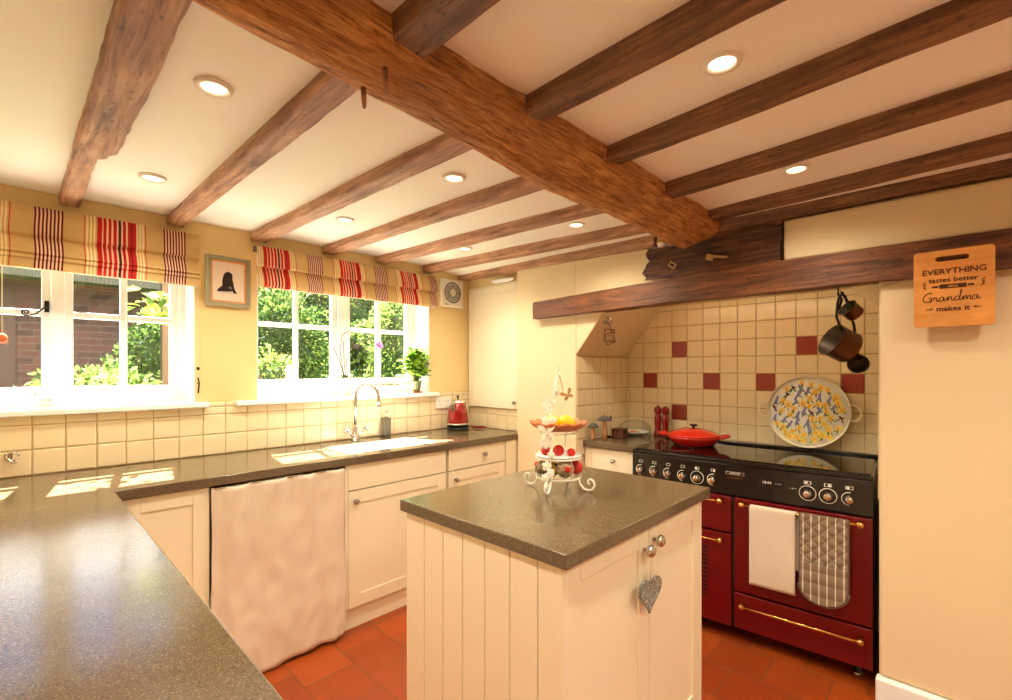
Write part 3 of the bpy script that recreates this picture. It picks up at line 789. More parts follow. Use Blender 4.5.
# sink cabinet
t = thing('base_cabinet', 'cream sink base cabinet with false drawer above a large panelled door', 'cabinet', (1.178, YU, 0))
bm = BM(); bx(bm, 0, .021, .118, .014, .54, .868); bx(bm, .66, .021, .118, .676, .54, .868); bx(bm, 0, .021, .118, .676, .54, .136); bx(bm, .014, .53, .136, .66, .54, .868)
obj('carcass', bm, M['cabinet'], t)
bm = BM(); bx(bm, -.004, .03, 0, .676, .05, .117); obj('plinth', bm, M['cabinet'], t)
obj('side_pilaster', slab(-.004, .014, .118, .866, 0), M['cabinet'], t, bevel=.0015)
obj('drawer_front', slab(.016, .66, .733, .866), M['cabinet'], t, bevel=.002)
d = obj('door', shaker(.016, .66, .119, .727), M['cabinet'], t, bevel=.0015)
knob(d, .05, 0, .675)
# drawer unit
t = thing('base_cabinet', 'cream base cabinet below the kettle with a drawer over a door', 'cabinet', (1.860, YU, 0))
carcass(t, 0, .50, .118, .868, .54)
d = obj('drawer', slab(.001, .497, .733, .866), M['cabinet'], t, bevel=.002); knob(d, .292, 0, .805)
d = obj('door', shaker(.001, .497, .119, .727), M['cabinet'], t, bevel=.0015); knob(d, .048, 0, .675)
bm = BM(); bx(bm, .502, -.0085, 0, .610, .54, .868); obj('end_panel', bm, M['cabinet'], t, bevel=.0015)
# left run carcasses below the worktop
t = thing('base_cabinet', 'long cream base cabinet under the left worktop', 'cabinet', (.235, -.74, 0), PI/2)
carcass(t, 0, 2.97, .118, .868, .60)
for i in range(5): 
    d = obj('door', shaker(.01+i*.594, .594+i*.594, .119, .866), M['cabinet'], t, bevel=.0015); knob(d, .07+i*.594, 0, .8)
# curtain
bm = BM(); cw, ch = .60, .872
NX, NZ = 60, 40; G = []
for i in range(NX+1):
    u_ = i/NX; row = []
    for j in range(NZ+1):
        v_ = j/NZ   # 0 top
        x = .5685 + (cw+.002)*u_ + .003*math.sin(v_*7+u_*9) - (.008*v_ if u_ > .9 else 0)
        amp = .005+.006*math.exp(-v_*4)
        wr = noise.noise(Vector((u_*7+v_*3, v_*5-u_*2, 3))); y = 2.262 + .012*abs(wr)**1.0 + amp*math.sin(u_*26+.5*math.sin(u_*9)) + .012*noise.noise(Vector((u_*5, v_*3.0, 1))) + .005*noise.noise(Vector((u_*12, v_*10, 5))) - .018*v_**2
        zt_ = .862-.004*abs(math.sin(u_*12))
        zb_ = .006 + .010*max(0, math.sin(u_*PI*.9-.6))**2+.006*u_
        if u_ > .97: zb_ += .03*(u_-.97)/.03
        z = zt_ + (zb_-zt_)*v_
        row.append(bm.verts.new((x, y, z)))
    G.append(row)
for i in range(NX):
    for j in range(NZ):
        f = bm.faces.new((G[i][j], G[i+1][j], G[i+1][j+1], G[i][j+1])); f.smooth = True
cur = obj('curtain', bm, M['linen']); md = cur.modifiers.new('s', 'SOLIDIFY'); md.thickness = .002
tag(cur, 'pale pink linen curtain hanging under the worktop to the floor', 'curtain')
bm = BM(); tube(bm, [(.572, 2.268, .858), (1.172, 2.268, .858)], .003, 8); obj('curtain_wire', bm, M['steel'], cur)

# island
t = thing('kitchen_island', 'cream kitchen island with tongue and groove side, two doors and grey stone top', 'kitchen island', (.927, .69, 0))
IX, IY = .92, .715
bm = BM(); grid_slab(bm, [0, IX], [0, IY], lambda x, y: True, .871, .91); obj('worktop', bm, M['quartz'], t, bevel=.003)
x0, y0, x1, y1 = .024, .048, .885, .692
bm = BM(); bx(bm, x0, y0, .08, x1, y1, .870); bx(bm, x0+.02, y0+.03, 0, x1-.02, y1-.02, .08); obj('carcass', bm, M['cabinet'], t)
# tongue and groove boards on the -x side
bm = BM(); gl = [.026, .087, .186, .285, .385, .478, .572, .667, .694]
gl = [.026, .1, .2, .3, .398, .492, .590, .694]
bm2 = BM()
for i in range(len(gl)-1):
    bx(bm, x0-.012, gl[i]+.0015, .0, x0-.0005, gl[i+1]-.0015, .870)
obj('side_boards', bm, M['cabinet'], t, bevel=.003, seg=2)
bm = BM(); bx(bm, x0-.013, .020, 0, x0+.012, .0475, .870); obj('corner_post', bm, M['cabinet'], t, bevel=.003)
bm = BM(); bx(bm, x1, y0-.024, 0, x1+.012, y1, .870); obj('end_panel', bm, M['cabinet'], t, bevel=.002)
d = obj('door', shaker(.038, .475, .085, .866, .026, .02, .062), M['cabinet'], t, bevel=.0015); knob(d, .441, .026, .797, .020, 'steel')
d = obj('door', shaker(.479, .883, .085, .866, .026, .02, .062), M['cabinet'], t, bevel=.0015); knob(d, .507, .026, .812, .020, 'steel')
bm = BM(); bx(bm, .038, .05, 0, .883, .055, .083); obj('plinth', bm, M['cabinet'], t)
# heart
t = thing('heart_ornament', 'grey etched metal heart hanging on a string from the island door knob', 'ornament', (1.360, .690, .672))
pts = []
for k in range(40):
    a = 2*PI*k/40
    X = 16*math.sin(a)**3; Z = 13*math.cos(a)-5*math.cos(2*a)-2*math.cos(3*a)-math.cos(4*a)
    pts.append((X*.0044, Z*.0037))
bm = BM(); prism(bm, pts, -.004, .004, 'y'); obj('heart', bm, M['heart'], t, bevel=.002, rot=(0, .10, 0))
bm = BM(); tube(bm, [(0, -.001, .034), (.001, -.003, .09), (.008, -.010, .146), (.008, .003, .149), (-.003, -.003, .1), (0, -.001, .034)], .0012, 6); obj('string', bm, M['string'], t)

# corner wall cupboard
t = thing('wall_cupboard', 'tall cream corner wall cupboard with one door beside the extractor vent', 'cupboard', (2.522, 2.845, 1.072), -PI/2)
bm = BM(); bx(bm, .002, .021, 0, .565, .026, .925); obj('carcass', bm, M['cabinet'], t)
d = obj('door', shaker(.004, .565, .002, .925, 0, .02, .055, .005), M['cabinet'], t, bevel=.0015); knob(d, .515, 0, .05, .013)
bm = BM(); bx(bm, .002, -.001, .926, .568, .026, .934); obj('top_board', bm, M['cabinet'], t)
# platter on top
bm = BM(); lathe(bm, [(.001, .0), (.06, .0), (.10, .010), (.13, .026), (.126, .028), (.095, .014), (.001, .005)], 32)
o = obj('platter', bm, M['ceramic'], loc=(2.515, 2.46, 2.007)); o.scale = (.28, 1, 1); tag(o, 'white oval platter lying on top of the corner cupboard', 'platter')

# small unit by cooker
t = thing('base_cabinet', 'small cream base cabinet with drawer between the chimney pier and the cooker', 'cabinet', (2.555, 1.748, 0), -PI/2)
bm = BM(); bx(bm, 0, .021, .118, .350, .50, .868); obj('carcass', bm, M['cabinet'], t)
bm = BM(); bx(bm, 0, .03, 0, .375, .05, .117); obj('plinth', bm, M['cabinet'], t)
d = obj('drawer', slab(.045, .374, .733, .866), M['cabinet'], t, bevel=.002); knob(d, .215, 0, .80, .013)
d = obj('door', shaker(.045, .374, .119, .727), M['cabinet'], t, bevel=.0015)
obj('side_pilaster', slab(0, .043, .118, .866), M['cabinet'], t, bevel=.001)
bm = BM(); prism(bm, [(2.535, 1.366), (2.535, 1.751), (3.10, 1.751), (3.10, 1.408)], .871, .91, 'z')
o = obj('side_worktop', bm, M['quartz'], bevel=.003); tag(o, 'short grey stone worktop left of the cooker, inside the chimney recess', 'worktop')

# ------------------------------------------------------------ range cooker
CW = 1.098
yaw = math.atan2(-1.095, .075)
ck = thing('range_cooker', 'burgundy and black range cooker with brass handles in the chimney recess', 'cooker', (2.462, 1.36, 0), yaw)
bm = BM(); bx(bm, .002, .03, .07, CW-.002, .56, .868); obj('body', bm, M['black_gloss'], ck, bevel=.004)
bm = BM(); bx(bm, 0, -.004, .885, CW, .56, .905)
obj('hob_surround', bm, M['black_gloss'], ck, bevel=.006, seg=3)
bm = BM(); bx(bm, .012, .012, .905, CW-.012, .52, .912); obj('hob_glass', bm, M['hob_glass'], ck, bevel=.002)
bm = BM(); bx(bm, 0, .525, .905, CW, .56, .925); obj('rear_ledge', bm, M['black_gloss'], ck, bevel=.004)
bm = BM(); bx(bm, 0, .0, .728, CW, .03, .884); cp = obj('control_panel', bm, M['black_gloss'], ck, bevel=.004)
for (cx_, cy_, r) in [(.2, .15, .09), (.2, .38, .07), (.55, .27, .11), (.88, .15, .07), (.88, .38, .09)]:
    bm = BM(); tube(bm, [(cx_+r*math.cos(a*PI/20), cy_+r*math.sin(a*PI/20), .9122) for a in range(40)], .0006, 4, closed=True)
    obj('cooking_zone', bm, M['grey_plastic'], ck)
# knobs, in distance along the front
ks = [.052, .131, .210, .288, .363, .443, .857, .935, 1.013]
for i, kx in enumerate(ks):
    kz = .797
    bm = BM(); R = Matrix.Rotation(PI/2, 4, 'X')
    lathe(bm, [(.020, 0), (.019, .006), (.016, .010), (.0155, .026), (.013, .030), (.001, .031)], 24, (0, 0, 0), 0, R)
    k = obj('control_knob', bm, M['steel'], cp, loc=(kx, -.001, kz-.004))
    bm = BM(); bx(bm, -.002, -.036, -.008, .002, -.029, .022); obj('pointer', bm, M['brass'], k)
    full = i in (4, 6, 7)
    bm = BM(); R_ = .028 if not full else .033
    a0, a1 = (0, 40) if full else (9, 30)
    tube(bm, [(kx+R_*math.cos(a*PI/20), -.0012, kz-.002+R_*math.sin(a*PI/20)) for a in range(a0, a1+(0 if full else 1))], .0013, 5, closed=full)
    obj('dial_ring', bm, M['cream_metal'], cp)
    bm = BM(); s = .010
    z_ = kz+.046
    for a, b, c_, d_ in ((-s, -s, s, -s+.0016), (-s, s-.0016, s, s), (-s, -s, -s+.0016, s), (s-.0016, -s, s, s)):
        bx(bm, kx+a*(1.4 if i > 5 else 1), -.001, z_+b*.7, kx+c_*(1.4 if i > 5 else 1), .001, z_+d_*.7)
    if i >= 4: bx(bm, kx-.009 if i % 2 == 0 else kx+.001, -.0012, z_-.005, kx if i % 2 == 0 else kx+.009, .001, z_+.005)
    obj('dial_symbol', bm, M['cream_metal'], cp)
RT = Matrix.Rotation(PI/2, 4, 'X')
bm = BM(); bx(bm, .505, -.003, .832, .592, .0, .850); badge = obj('badge', bm, M['steel'], cp, bevel=.002)
bm = BM(); bx(bm, .510, -.0036, .835, .587, -.003, .847); text_bg = obj('badge_inset', bm, M['black'], badge)
bm = BM(); text_to_bm(bm, 'LEISURE', .013, Matrix.Translation((.5485, -.0042, .841)) @ RT, spacing=1.1); obj('badge_lettering', bm, M['cream_metal'], badge)
bm = BM(); text_to_bm(bm, 'COOKMASTER 110', .0085, Matrix.Translation((.548, -.0006, .818)) @ RT); obj('model_lettering', bm, M['brass'], cp)
bm = BM(); bx(bm, .655, -.0006, .80, .760, .0006, .835); ds = obj('clock_display', bm, M['black'], cp)
bm = BM(); text_to_bm(bm, '18:44', .018, Matrix.Translation((.690, -.0012, .818)) @ RT)
for q in range(3): bx(bm, .728+q*.009, -.0012, .816, .731+q*.009, -.0006, .819)
obj('clock_digits', bm, M['cream_metal'], ds)
bm = BM(); text_to_bm(bm, '- o +', .014, Matrix.Translation((.800, -.0008, .808)) @ RT); obj('clock_buttons', bm, M['cream_metal'], cp)
# doors: left column x 0..0.535, right column .545..1.098
def panel(name, x0, x1, z0, z1, y=-.012, th=.04, m='burgundy'):
    bm = BM(); bx(bm, x0, y, z0, x1, y+th, z1); return obj(name, bm, M[m], ck, bevel=.004, seg=3)
def rail(parent, x0, x1, z, y=-.012, r=.006):
    bm = BM(); tube(bm, [(x0, y-.04, z), (x1, y-.04, z)], r, 10)
    h = obj('handle_rail', bm, M['brass'], parent)
    for xx in (x0, x1):
        bm = BM(); ball(bm, (xx, y-.04, z), .015, 10); tube(bm, [(xx, y+.001, z), (xx, y-.035, z)], [.013, .008], 10)
        obj('rail_end', bm, M['brass'], h)
d1 = panel('grill_door', .004, .533, .545, .722); rail(d1, .035, .49, .703)
d2 = panel('small_oven_door', .004, .533, .075, .535); rail(d2, .035, .49, .505)
bm = BM()
for q in range(12): bx(bm, .34, -.0135, .20+q*.022, .42, -.012, .208+q*.022)
obj('door_vent', bm, M['dark'], d2)
d3 = panel('main_oven_door', .547, 1.094, .262, .722); rail(d3, .590, 1.052, .702)
d4 = panel('storage_drawer', .547, 1.094, .078, .252); rail(d4, .590, 1.052, .205)
bm = BM(); bx(bm, .534, .0, .075, .546, .03, .725); obj('centre_strip', bm, M['black_gloss'], ck)
for i in range(4):
    bm = BM(); lathe(bm, [(.02, 0), (.02, .012), (.012, .014), (.012, .072)], 14, ((.06 if i % 2 == 0 else CW-.06), (.08 if i < 2 else .5), 0)); obj('foot', bm, M['steel'], ck)

def ckw(x, y, z):   # cooker local -> world
    return ck.matrix_basis @ Vector((x, y, z)) if False else Vector((2.462+x*math.cos(yaw)-y*math.sin(yaw), 1.36+x*math.sin(yaw)+y*math.cos(yaw), z))
# towel over the oven rail
def cloth_sheet(bm, x0, x1, zt, zb, y, seed, thick=.004, mi=0, slant=0, n=16, m=24, wav=.004):
    G = []
    for i in range(n+1):
        row = []
        for j in range(m+1):
            u_, v_ = i/n, j/m
            x = x0+(x1-x0)*u_; z = zt+(zb+slant*u_-zt)*v_
            yy = y+wav*noise.noise(Vector((u_*3+seed, v_*2, seed)))*min(1, v_*4)
            row.append(bm.verts.new((x, yy, z)))
        G.append(row)
    for i in range(n):
        for j in range(m):
            f = bm.faces.new((G[i][j], G[i+1][j], G[i+1][j+1], G[i][j+1])); f.smooth = True; f.material_index = mi
def hang(name, label, cat, x0, x1, z_front, z_back, m, seed, slant):
    t = tagless = BM()
    cloth_sheet(t, x0, x1, .702, z_front, -.066, seed, slant=slant)
    cloth_sheet(t, x0+.008, x1+.012, .702, z_back, -.040, seed+3)
    # fold over the rail
    n = 16; P0 = []
    for i in range(n+1):
        u_ = i/n
        P0.append([t.verts.new((x0+(x1-x0)*u_+(.008+.004*u_)*(k/6), -.053-.013*math.cos(PI*k/6), .702+.011*math.sin(PI*k/6))) for k in range(7)])
    for i in range(n):
        for k in range(6):
            f = t.faces.new((P0[i][k], P0[i+1][k], P0[i+1][k+1], P0[i][k+1])); f.smooth = True
    bmesh.ops.remove_doubles(t, verts=t.verts, dist=.0005)
    o = obj(name, t, m, loc=tuple(ckw(0, 0, 0)), rot=(0, 0, yaw))
    md = o.modifiers.new('s', 'SOLIDIFY'); md.thickness = .003; md.offset = 0
    tag(o, label, cat); return o
hang('tea_towel', 'plain cream tea towel folded over the main oven rail', 'towel', .628, .818, .335, .44, M['towel'], 2, 0)
# double oven glove end
gt = thing('oven_glove', 'taupe and cream striped quilted oven glove hanging on the oven rail', 'oven glove', tuple(ckw(0, 0, 0)), yaw)
gx0, gx1, gz0, gz1 = .832, 1.018, .325, .718
def gshape(n=14, ins=0):
    w = (gx1-gx0)/2-ins; cx_ = (gx0+gx1)/2; pts = [(cx_-w, gz1-ins), (cx_-w, gz0+w*.85)]
    for k in range(1, n): a = PI+PI*k/n; pts.append((cx_+w*math.cos(a), gz0+ins+w*.85+w*.85*math.sin(a)))
    pts += [(cx_+w, gz0+w*.85), (cx_+w, gz1-ins)]
    return pts
bm = BM(); prism(bm, gshape(), -.072, -.062, 'y'); obj('back_pad', bm, M['glove_edge'], gt, bevel=.003)
# quilted front as displaced grid with stripes
def inside_g(x, z):
    w = (gx1-gx0)/2; cx_ = (gx0+gx1)/2; zc_ = gz0+w*.85
    if z >= zc_: return abs(x-cx_) <= w-.006
    return ((x-cx_)/(w-.006))**2+((z-zc_)/(w*.85-.006))**2 <= 1
def gpad(name, z0, z1, ybase, quilt):
    bm = BM(); nx_, nz_ = 93, 110; V = {}
    def gv(i, j):
        if (i, j) not in V:
            x = gx0+(gx1-gx0)*i/nx_; z = z0+(z1-z0)*j/nz_
            if quilt:
                q = abs(math.sin((x-gx0+z)*62))*abs(math.sin((x-gx0-z)*62)); yy = ybase-.006*q**.5
            else: yy = ybase-.003-.003*abs(math.sin(z*60))-.003*math.sin((x-gx0)*17)
            V[(i, j)] = bm.verts.new((x, yy, z))
        return V[(i, j)]
    for i in range(nx_):
        for j in range(nz_):
            x = gx0+(gx1-gx0)*(i+.5)/nx_; z = z0+(z1-z0)*(j+.5)/nz_
            if not inside_g(x, z): continue
            f = bm.faces.new((gv(i, j), gv(i+1, j), gv(i+1, j+1), gv(i, j+1))); f.smooth = True
            f.material_index = 1 if ((i+7) % 15) < 2 else 0
    o = obj(name, bm, [M['glove'], M['glove_stripe']], gt, recalc=False)
    md = o.modifiers.new('s', 'SOLIDIFY'); md.thickness = .004
gpad('quilted_pad', .50, gz1, -.0725, True); gpad('pocket', gz0, .505, -.078, False)
bm = BM(); tube(bm, [(x, -.079, z) for x, z in gshape(18)[1:-1]], .004, 6); obj('binding', bm, M['glove_edge'], gt)
bm = BM(); bx(bm, gx0, -.074, .497, gx1, -.070, .508); obj('seam', bm, M['glove_edge'], gt)
bm = BM(); bx(bm, gx0+.01, -.0615, .709, gx1-.01, -.034, .7125); bx(bm, gx0+.01, -.036, .52, gx1-.01, -.033, .712); obj('rear_flap', bm, M['glove_edge'], gt)

# casserole
p = ckw(.235, .335, .9135)
t = thing('casserole', 'shallow red enamelled casserole with lid on the hob', 'casserole', tuple(p), yaw+.2)
bm = BM(); lathe(bm, [(.001, .001), (.105, 0), (.118, .006), (.148, .045), (.152, .055), (.146, .056), (.001, .050)], 48); obj('pan', bm, M['cast_red'], t)
bm = BM(); lathe(bm, [(.150, .057), (.153, .061), (.148, .067), (.10, .088), (.05, .100), (.001, .103)], 48); l = obj('lid', bm, M['cast_red'], t)
bm = BM(); lathe(bm, [(.008, .101), (.007, .110), (.021, .113), (.024, .118), (.018, .123), (.001, .124)], 24); obj('lid_knob', bm, M['iron'], l)
for s in (-1, 1):
    bm = BM(); tube(bm, [(s*.140, -.045, .052), (s*.175, -.035, .060), (s*.192, -.015, .064), (s*.192, .015, .064), (s*.175, .035, .060), (s*.140, .045, .052)], .009, 10)
    obj('handle', bm, M['cast_red'], t)

# daffodil tray
t = thing('floral_tray', 'large round white tray printed with daffodils, leaning on the tiles behind the hob', 'tray', (3.035, .612, .9265+.0))
# local: disc in local YZ plane, facing -X, leaning back
tr = bpy.data.objects.new('tray_tilt', None)
bpy.data.objects.remove(tr)
t.rotation_euler = (0, math.radians(9), 0)
RX = Matrix.Rotation(-PI/2, 4, 'Y')     # local z -> -x
R0 = .197
bm = BM(); lathe(bm, [(.001, 0), (R0-.006, 0), (R0-.002, .004), (R0, .022), (R0+.004, .023), (R0+.003, .001), (R0-.004, -.004), (.001, -.004)], 56, (-.006, 0, R0+.006), 0, RX)
obj('tray_dish', bm, M['tray_rim'], t)
bm = BM(); lathe(bm, [(.001, .0002), (R0-.008, .0002), (R0-.008, .0012), (.001, .0012)], 56, (-.006, 0, R0+.006), 0, RX)
obj('print_ground', bm, M['tray_white'], t)
rnd = random.Random(5)
def disc(bm, cy, cz, poly, h=.0004, mi=0):
    prism(bm, [(cy+a, cz+b) for a, b in poly], -.0072-.0002, -.0072-h-.0002, 'x', mi)
bm = BM(); used = []
cz0 = R0+.006
def ok(y, z, d):
    if (y*y+(z-cz0)**2)**.5 > R0-.026: return False
    return all((y-a)**2+(z-b)**2 > d*d for a, b in used)
def flower(y, z, r, a0, mi=0):
    for k in range(6):
        a = a0+k*PI/3
        disc(bm, y, z, [(0, 0), (r*.6*math.cos(a-.35), r*.6*math.sin(a-.35)), (r*math.cos(a), r*math.sin(a)), (r*.6*math.cos(a+.35), r*.6*math.sin(a+.35))], .0005+.00003*k, mi)
    disc(bm, y, z, [(r*.35*math.cos(q), r*.35*math.sin(q)) for q in [i*PI/4 for i in range(8)]], .001, 1)
cnt = 0
for _ in range(4000):
    y, z = rnd.uniform(-R0, R0), rnd.uniform(0, 2*R0)+.006
    if not ok(y, z, .032): continue
    used.append((y, z)); cnt += 1
    for q in range(3):      # leaves/stems
        a = -PI/2+rnd.uniform(-.9, .9); L_ = rnd.uniform(.030, .042); dx, dz = L_*math.cos(a), L_*math.sin(a)
        if ((y+dx)**2+(z+dz-cz0)**2)**.5 < R0-.014:
            nx_, nz_ = -dz/L_*.0022, dx/L_*.0022
            disc(bm, y, z, [(nx_, nz_), (dx*.5+nx_*2+.002, dz*.5+nz_), (dx, dz), (dx*.5-nx_, dz*.5-nz_), (-nx_, -nz_)], .0003+.00004*q, 3)
    k = rnd.random()
    if k < .62: flower(y, z, rnd.uniform(.021, .028), rnd.random())
    elif k < .96:
        a = rnd.uniform(.9, 2.2)
        for s in range(6):
            for w in (-1, 0, 1):
                L_ = .006*s-.010; wd = .005*(1-s/7)
                disc(bm, y+L_*math.cos(a)-w*wd*1.2*math.sin(a), z+L_*math.sin(a)+w*wd*1.2*math.cos(a), [(.0038*math.cos(q), .0038*math.sin(q)) for q in [i*PI/3 for i in range(6)]], .0007+.00003*s, 2)
    else:
        disc(bm, y, z, [(-.018, .004), (-.008, .002), (0, .008), (.008, .012), (.014, .010), (.01, .004), (.006, -.006), (-.004, -.008)], .0009, 4)
obj('flower_print', bm, [M['p_yellow'], M['p_orange'], M['p_blue'], M['p_green'], M['p_brown']], t)
for s in (-1, 1):
    bm = BM(); tube(bm, [(-.020, s*(R0-.0), R0+.006+.044), (-.022, s*(R0+.028), R0+.046), (-.024, s*(R0+.042), R0+.03), (-.024, s*(R0+.046), R0+.006), (-.024, s*(R0+.042), R0-.018), (-.022, s*(R0+.028), R0-.034), (-.020, s*(R0-.0), R0-.032)], .0045, 8)
    obj('handle', bm, M['tray_rim'], t)
for o in t.children:
    pass

# mills
def mill(x, y, lab):
    t = thing('pepper_mill', lab, 'pepper mill', (x, y, .9105))
    bm = BM(); lathe(bm, [(.001, 0), (.026, 0), (.026, .02), (.022, .03), (.019, .06), (.023, .10), (.024, .12), (.018, .145), (.018, .15)], 28); obj('body', bm, M['mill_red'], t)
    bm = BM(); lathe(bm, [(.018, .151), (.024, .158), (.025, .178), (.021, .195), (.010, .202), (.001, .204)], 28); h = obj('head', bm, M['mill_red'], t)
    bm = BM(); ball(bm, (0, 0, .209), .007, 8); obj('knob', bm, M['chrome'], h)
mill(3.030, 1.482, 'glossy red mill nearer the recess corner, left of the pair'); mill(3.030, 1.428, 'glossy red mill nearer the casserole, right of the pair')
# mushrooms
def mush(x, y, h, r, lab):
    t = thing('mushroom_ornament', lab, 'ornament', (x, y, .9105))
    bm = BM(); lathe(bm, [(.001, 0), (.017, 0), (.014, h*.3), (.011, h*.8), (.011, h)], 18); obj('stalk', bm, M['mush_stem'], t)
    bm = BM(); lathe(bm, [(.010, h-.006), (r, h-.004), (r*.96, h+.004), (r*.6, h+.018), (r*.2, h+.026), (.001, h+.027)], 24); obj('cap', bm, M['mush_cap'], t)
mush(2.575, 1.70, .085, .035, 'shorter grey-capped wooden mushroom at the worktop edge')
mush(2.66, 1.668, .125, .048, 'taller grey-capped wooden mushroom on the small worktop')
t = thing('brown_box', 'small dark brown box behind the taller mushroom', 'box', (2.775, 1.625, .9105), .1)
bm = BM(); bx(bm, -.04, -.042, 0, .04, .042, .052); obj('body', bm, M['box_brown'], t, bevel=.004)
bm = BM(); bx(bm, -.042, -.044, .053, .042, .044, .062); obj('lid', bm, M['box_brown'], t, bevel=.003)
t = thing('biscuit_dish', 'clear glass dish of biscuits in the corner of the recess', 'dish', (2.95, 1.61, .9105))
bm = BM(); lathe(bm, [(.03, 0), (.05, .004), (.085, .022), (.100, .030), (.098, .032), (.082, .025), (.048, .008), (.001, .006)], 32, cap=False); obj('glass_dish', bm, M['ceramic'], t)
for a, b in ((0, -.02), (.03, .03), (-.03, .02)):
    bm = BM(); lathe(bm, [(.001, 0), (.022, 0), (.025, .006), (.018, .014), (.001, .016)], 16, (a*.9, b*.9, .0145)); obj('biscuit', bm, M['biscuit'], t)
# glass cloche
bm = BM(); lathe(bm, [(.108, 0), (.108, .05), (.10, .09), (.07, .12), (.03, .135), (.001, .137)], 32, (0, 0, 0), cap=False)
lathe(bm, [(.106, 0), (.106, .05), (.098, .089), (.069, .118), (.03, .133), (.001, .135)], 32, (0, 0, 0), cap=False)
o = obj('glass_cloche', bm, M['clear_glass'], loc=(2.95, 1.61, .911)); o.scale = (1, 1, .8); tag(o, 'clear glass dome over the biscuit dish', 'glass dome')
# wire sticks with dark beads
t = thing('bead_sticks', 'slim wire stand with two dark beads standing behind the mushrooms', 'ornament', (2.76, 1.70, .9105))
bm = BM(); lathe(bm, [(.001, 0), (.02, 0), (.02, .006), (.001, .008)], 16); obj('base', bm, M['iron'], t)
bm = BM(); tube(bm, [(0, .006, .004), (-.012, .022, .12), (-.016, .02, .22)], .0013, 6); tube(bm, [(0, -.006, .004), (.004, -.012, .12), (.005, -.016, .225)], .0013, 6); obj('wire', bm, M['steel'], t)
bm = BM(); ball(bm, (-.013, .0215, .125), .009, 8, sc=(1, 1, 1.3)); obj('bead', bm, M['black'], t)
bm = BM(); ball(bm, (.004, -.012, .130), .009, 8, sc=(1, 1, 1.3)); obj('bead', bm, M['black'], t)

# ------------------------------------------------------------ pans hanging from lintel
hk = thing('hook', 'iron hook under the lintel holding the copper pans', 'hook', (2.50, .385, 1.70))
bm = BM(); tube(bm, [(0, 0, .03), (0, 0, .0), (-.008, 0, -.012), (-.014, 0, -.004)], .003, 8); obj('hook_wire', bm, M['iron'], hk)
def pan(name, lab, loc, R, Hh, ax, hpath, ms=('copper', 'copper_dark')):
    t = thing(name, lab, 'pan', loc)
    z = Vector(ax).normalized(); q = z.to_track_quat('Z', 'Y').to_matrix().to_4x4()
    bm = BM(); lathe(bm, [(.001, 0), (R*.93, 0), (R*.98, .006), (R, Hh), (R+.003, Hh+.001)], 36, (0, 0, 0), 0, q, cap=False); obj('pan_body', bm, M[ms[0]], t)
    bm = BM(); lathe(bm, [(R+.003, Hh+.001), (R-.003, Hh), (R-.005, .006), (.001, .004)], 36, (0, 0, 0), 0, q, cap=False); obj('pan_lining', bm, M[ms[1]], t)
    bm = BM(); tube(bm, hpath, .0055, 8); obj('handle', bm, M['iron'], t)
pan('saucepan', 'large old copper saucepan hanging on its side below the lintel', (2.525, .345, 1.452), .070, .092, (-.55, .62, .42),
    [(-.01, -.005, .05), (-.03, .03, .09), (-.035, .045, .14), (-.03, .042, .20), (-.025, .034, .238), (-.02, .028, .215), (-.028, .038, .17)])
pan('saucepan', 'small copper saucepan hanging above the large one', (2.505, .322, 1.598), .036, .050, (-.5, .45, .5),
    [(-.01, .0, .03), (-.005, .03, .06), (-.002, .045, .09), (-.002, .052, .103)])
pan('copper_ladle', 'small copper measuring cup hanging lowest behind the saucepan', (2.575, .316, 1.385), .038, .035, (-.75, .1, .05),
    [(-.005, .005, .02), (-.008, .015, .09), (-.02, .02, .17), (-.035, .05, .30), (-.045, .062, .31)])

t = thing('strip_light', 'slim strip light fixed behind the lintel under the hood', 'lamp', (2.62, .93, 1.798))
bm = BM(); bx(bm, -.02, -.46, -.012, .02, .46, 0); obj('housing', bm, M['white_plastic'], t)
bm = BM(); tube(bm, [(0, -.44, -.018), (0, .44, -.018)], .007, 10); obj('tube_lamp', bm, M['strip_lamp'], t)
# spotlight with wire cutters
t = thing('spotlight', 'small chrome spotlight under the left of the lintel', 'spotlight', (2.56, 1.585, 1.715))
bm = BM(); lathe(bm, [(.001, .0), (.022, 0), (.022, -.008), (.001, -.008)], 20); obj('base', bm, M['chrome'], t)
bm = BM(); tube(bm, [(0, 0, -.008), (0, 0, -.02)], .005, 8); obj('stem', bm, M['chrome'], t)
bm = BM(); q = Vector((-.5, -.3, -.8)).to_track_quat('Z', 'Y').to_matrix().to_4x4()
lathe(bm, [(.001, -.034), (.016, -.032), (.024, -.01), (.027, .024), (.023, .025), (.001, .012)], 22, (0, 0, -.038), 0, q); obj('lamp_head', bm, M['chrome'], t)
t = thing('hanging_cutters', 'two square wire cookie cutters hanging from the spotlight', 'cutters', (2.53, 1.548, 1.562))
def sqr(cx, cy, cz, s, a):
    return [(cx+s*math.cos(b+a)*.12, cy+s*math.cos(b+a), cz+s*math.sin(b+a)) for b in (PI/4, 3*PI/4, 5*PI/4, 7*PI/4)]
bm = BM(); tube(bm, sqr(0, .006, .01, .052, .1), .0035, 6, closed=True); obj('wire_square', bm, M['copper'], t)
bm = BM(); tube(bm, sqr(-.006, -.004, -.008, .046, -.25), .0032, 6, closed=True); obj('wire_square', bm, M['copper'], t)
bm = BM(); tube(bm, sqr(-.010, -.008, -.004, .022, .2), .002, 6, closed=True); obj('wire_square', bm, M['copper'], t)
bm = BM(); tube(bm, [(.0, .012, .095), (.0, .0, .06), (0, -.014, .02)], .0022, 6); obj('hanger', bm, M['iron'], t)

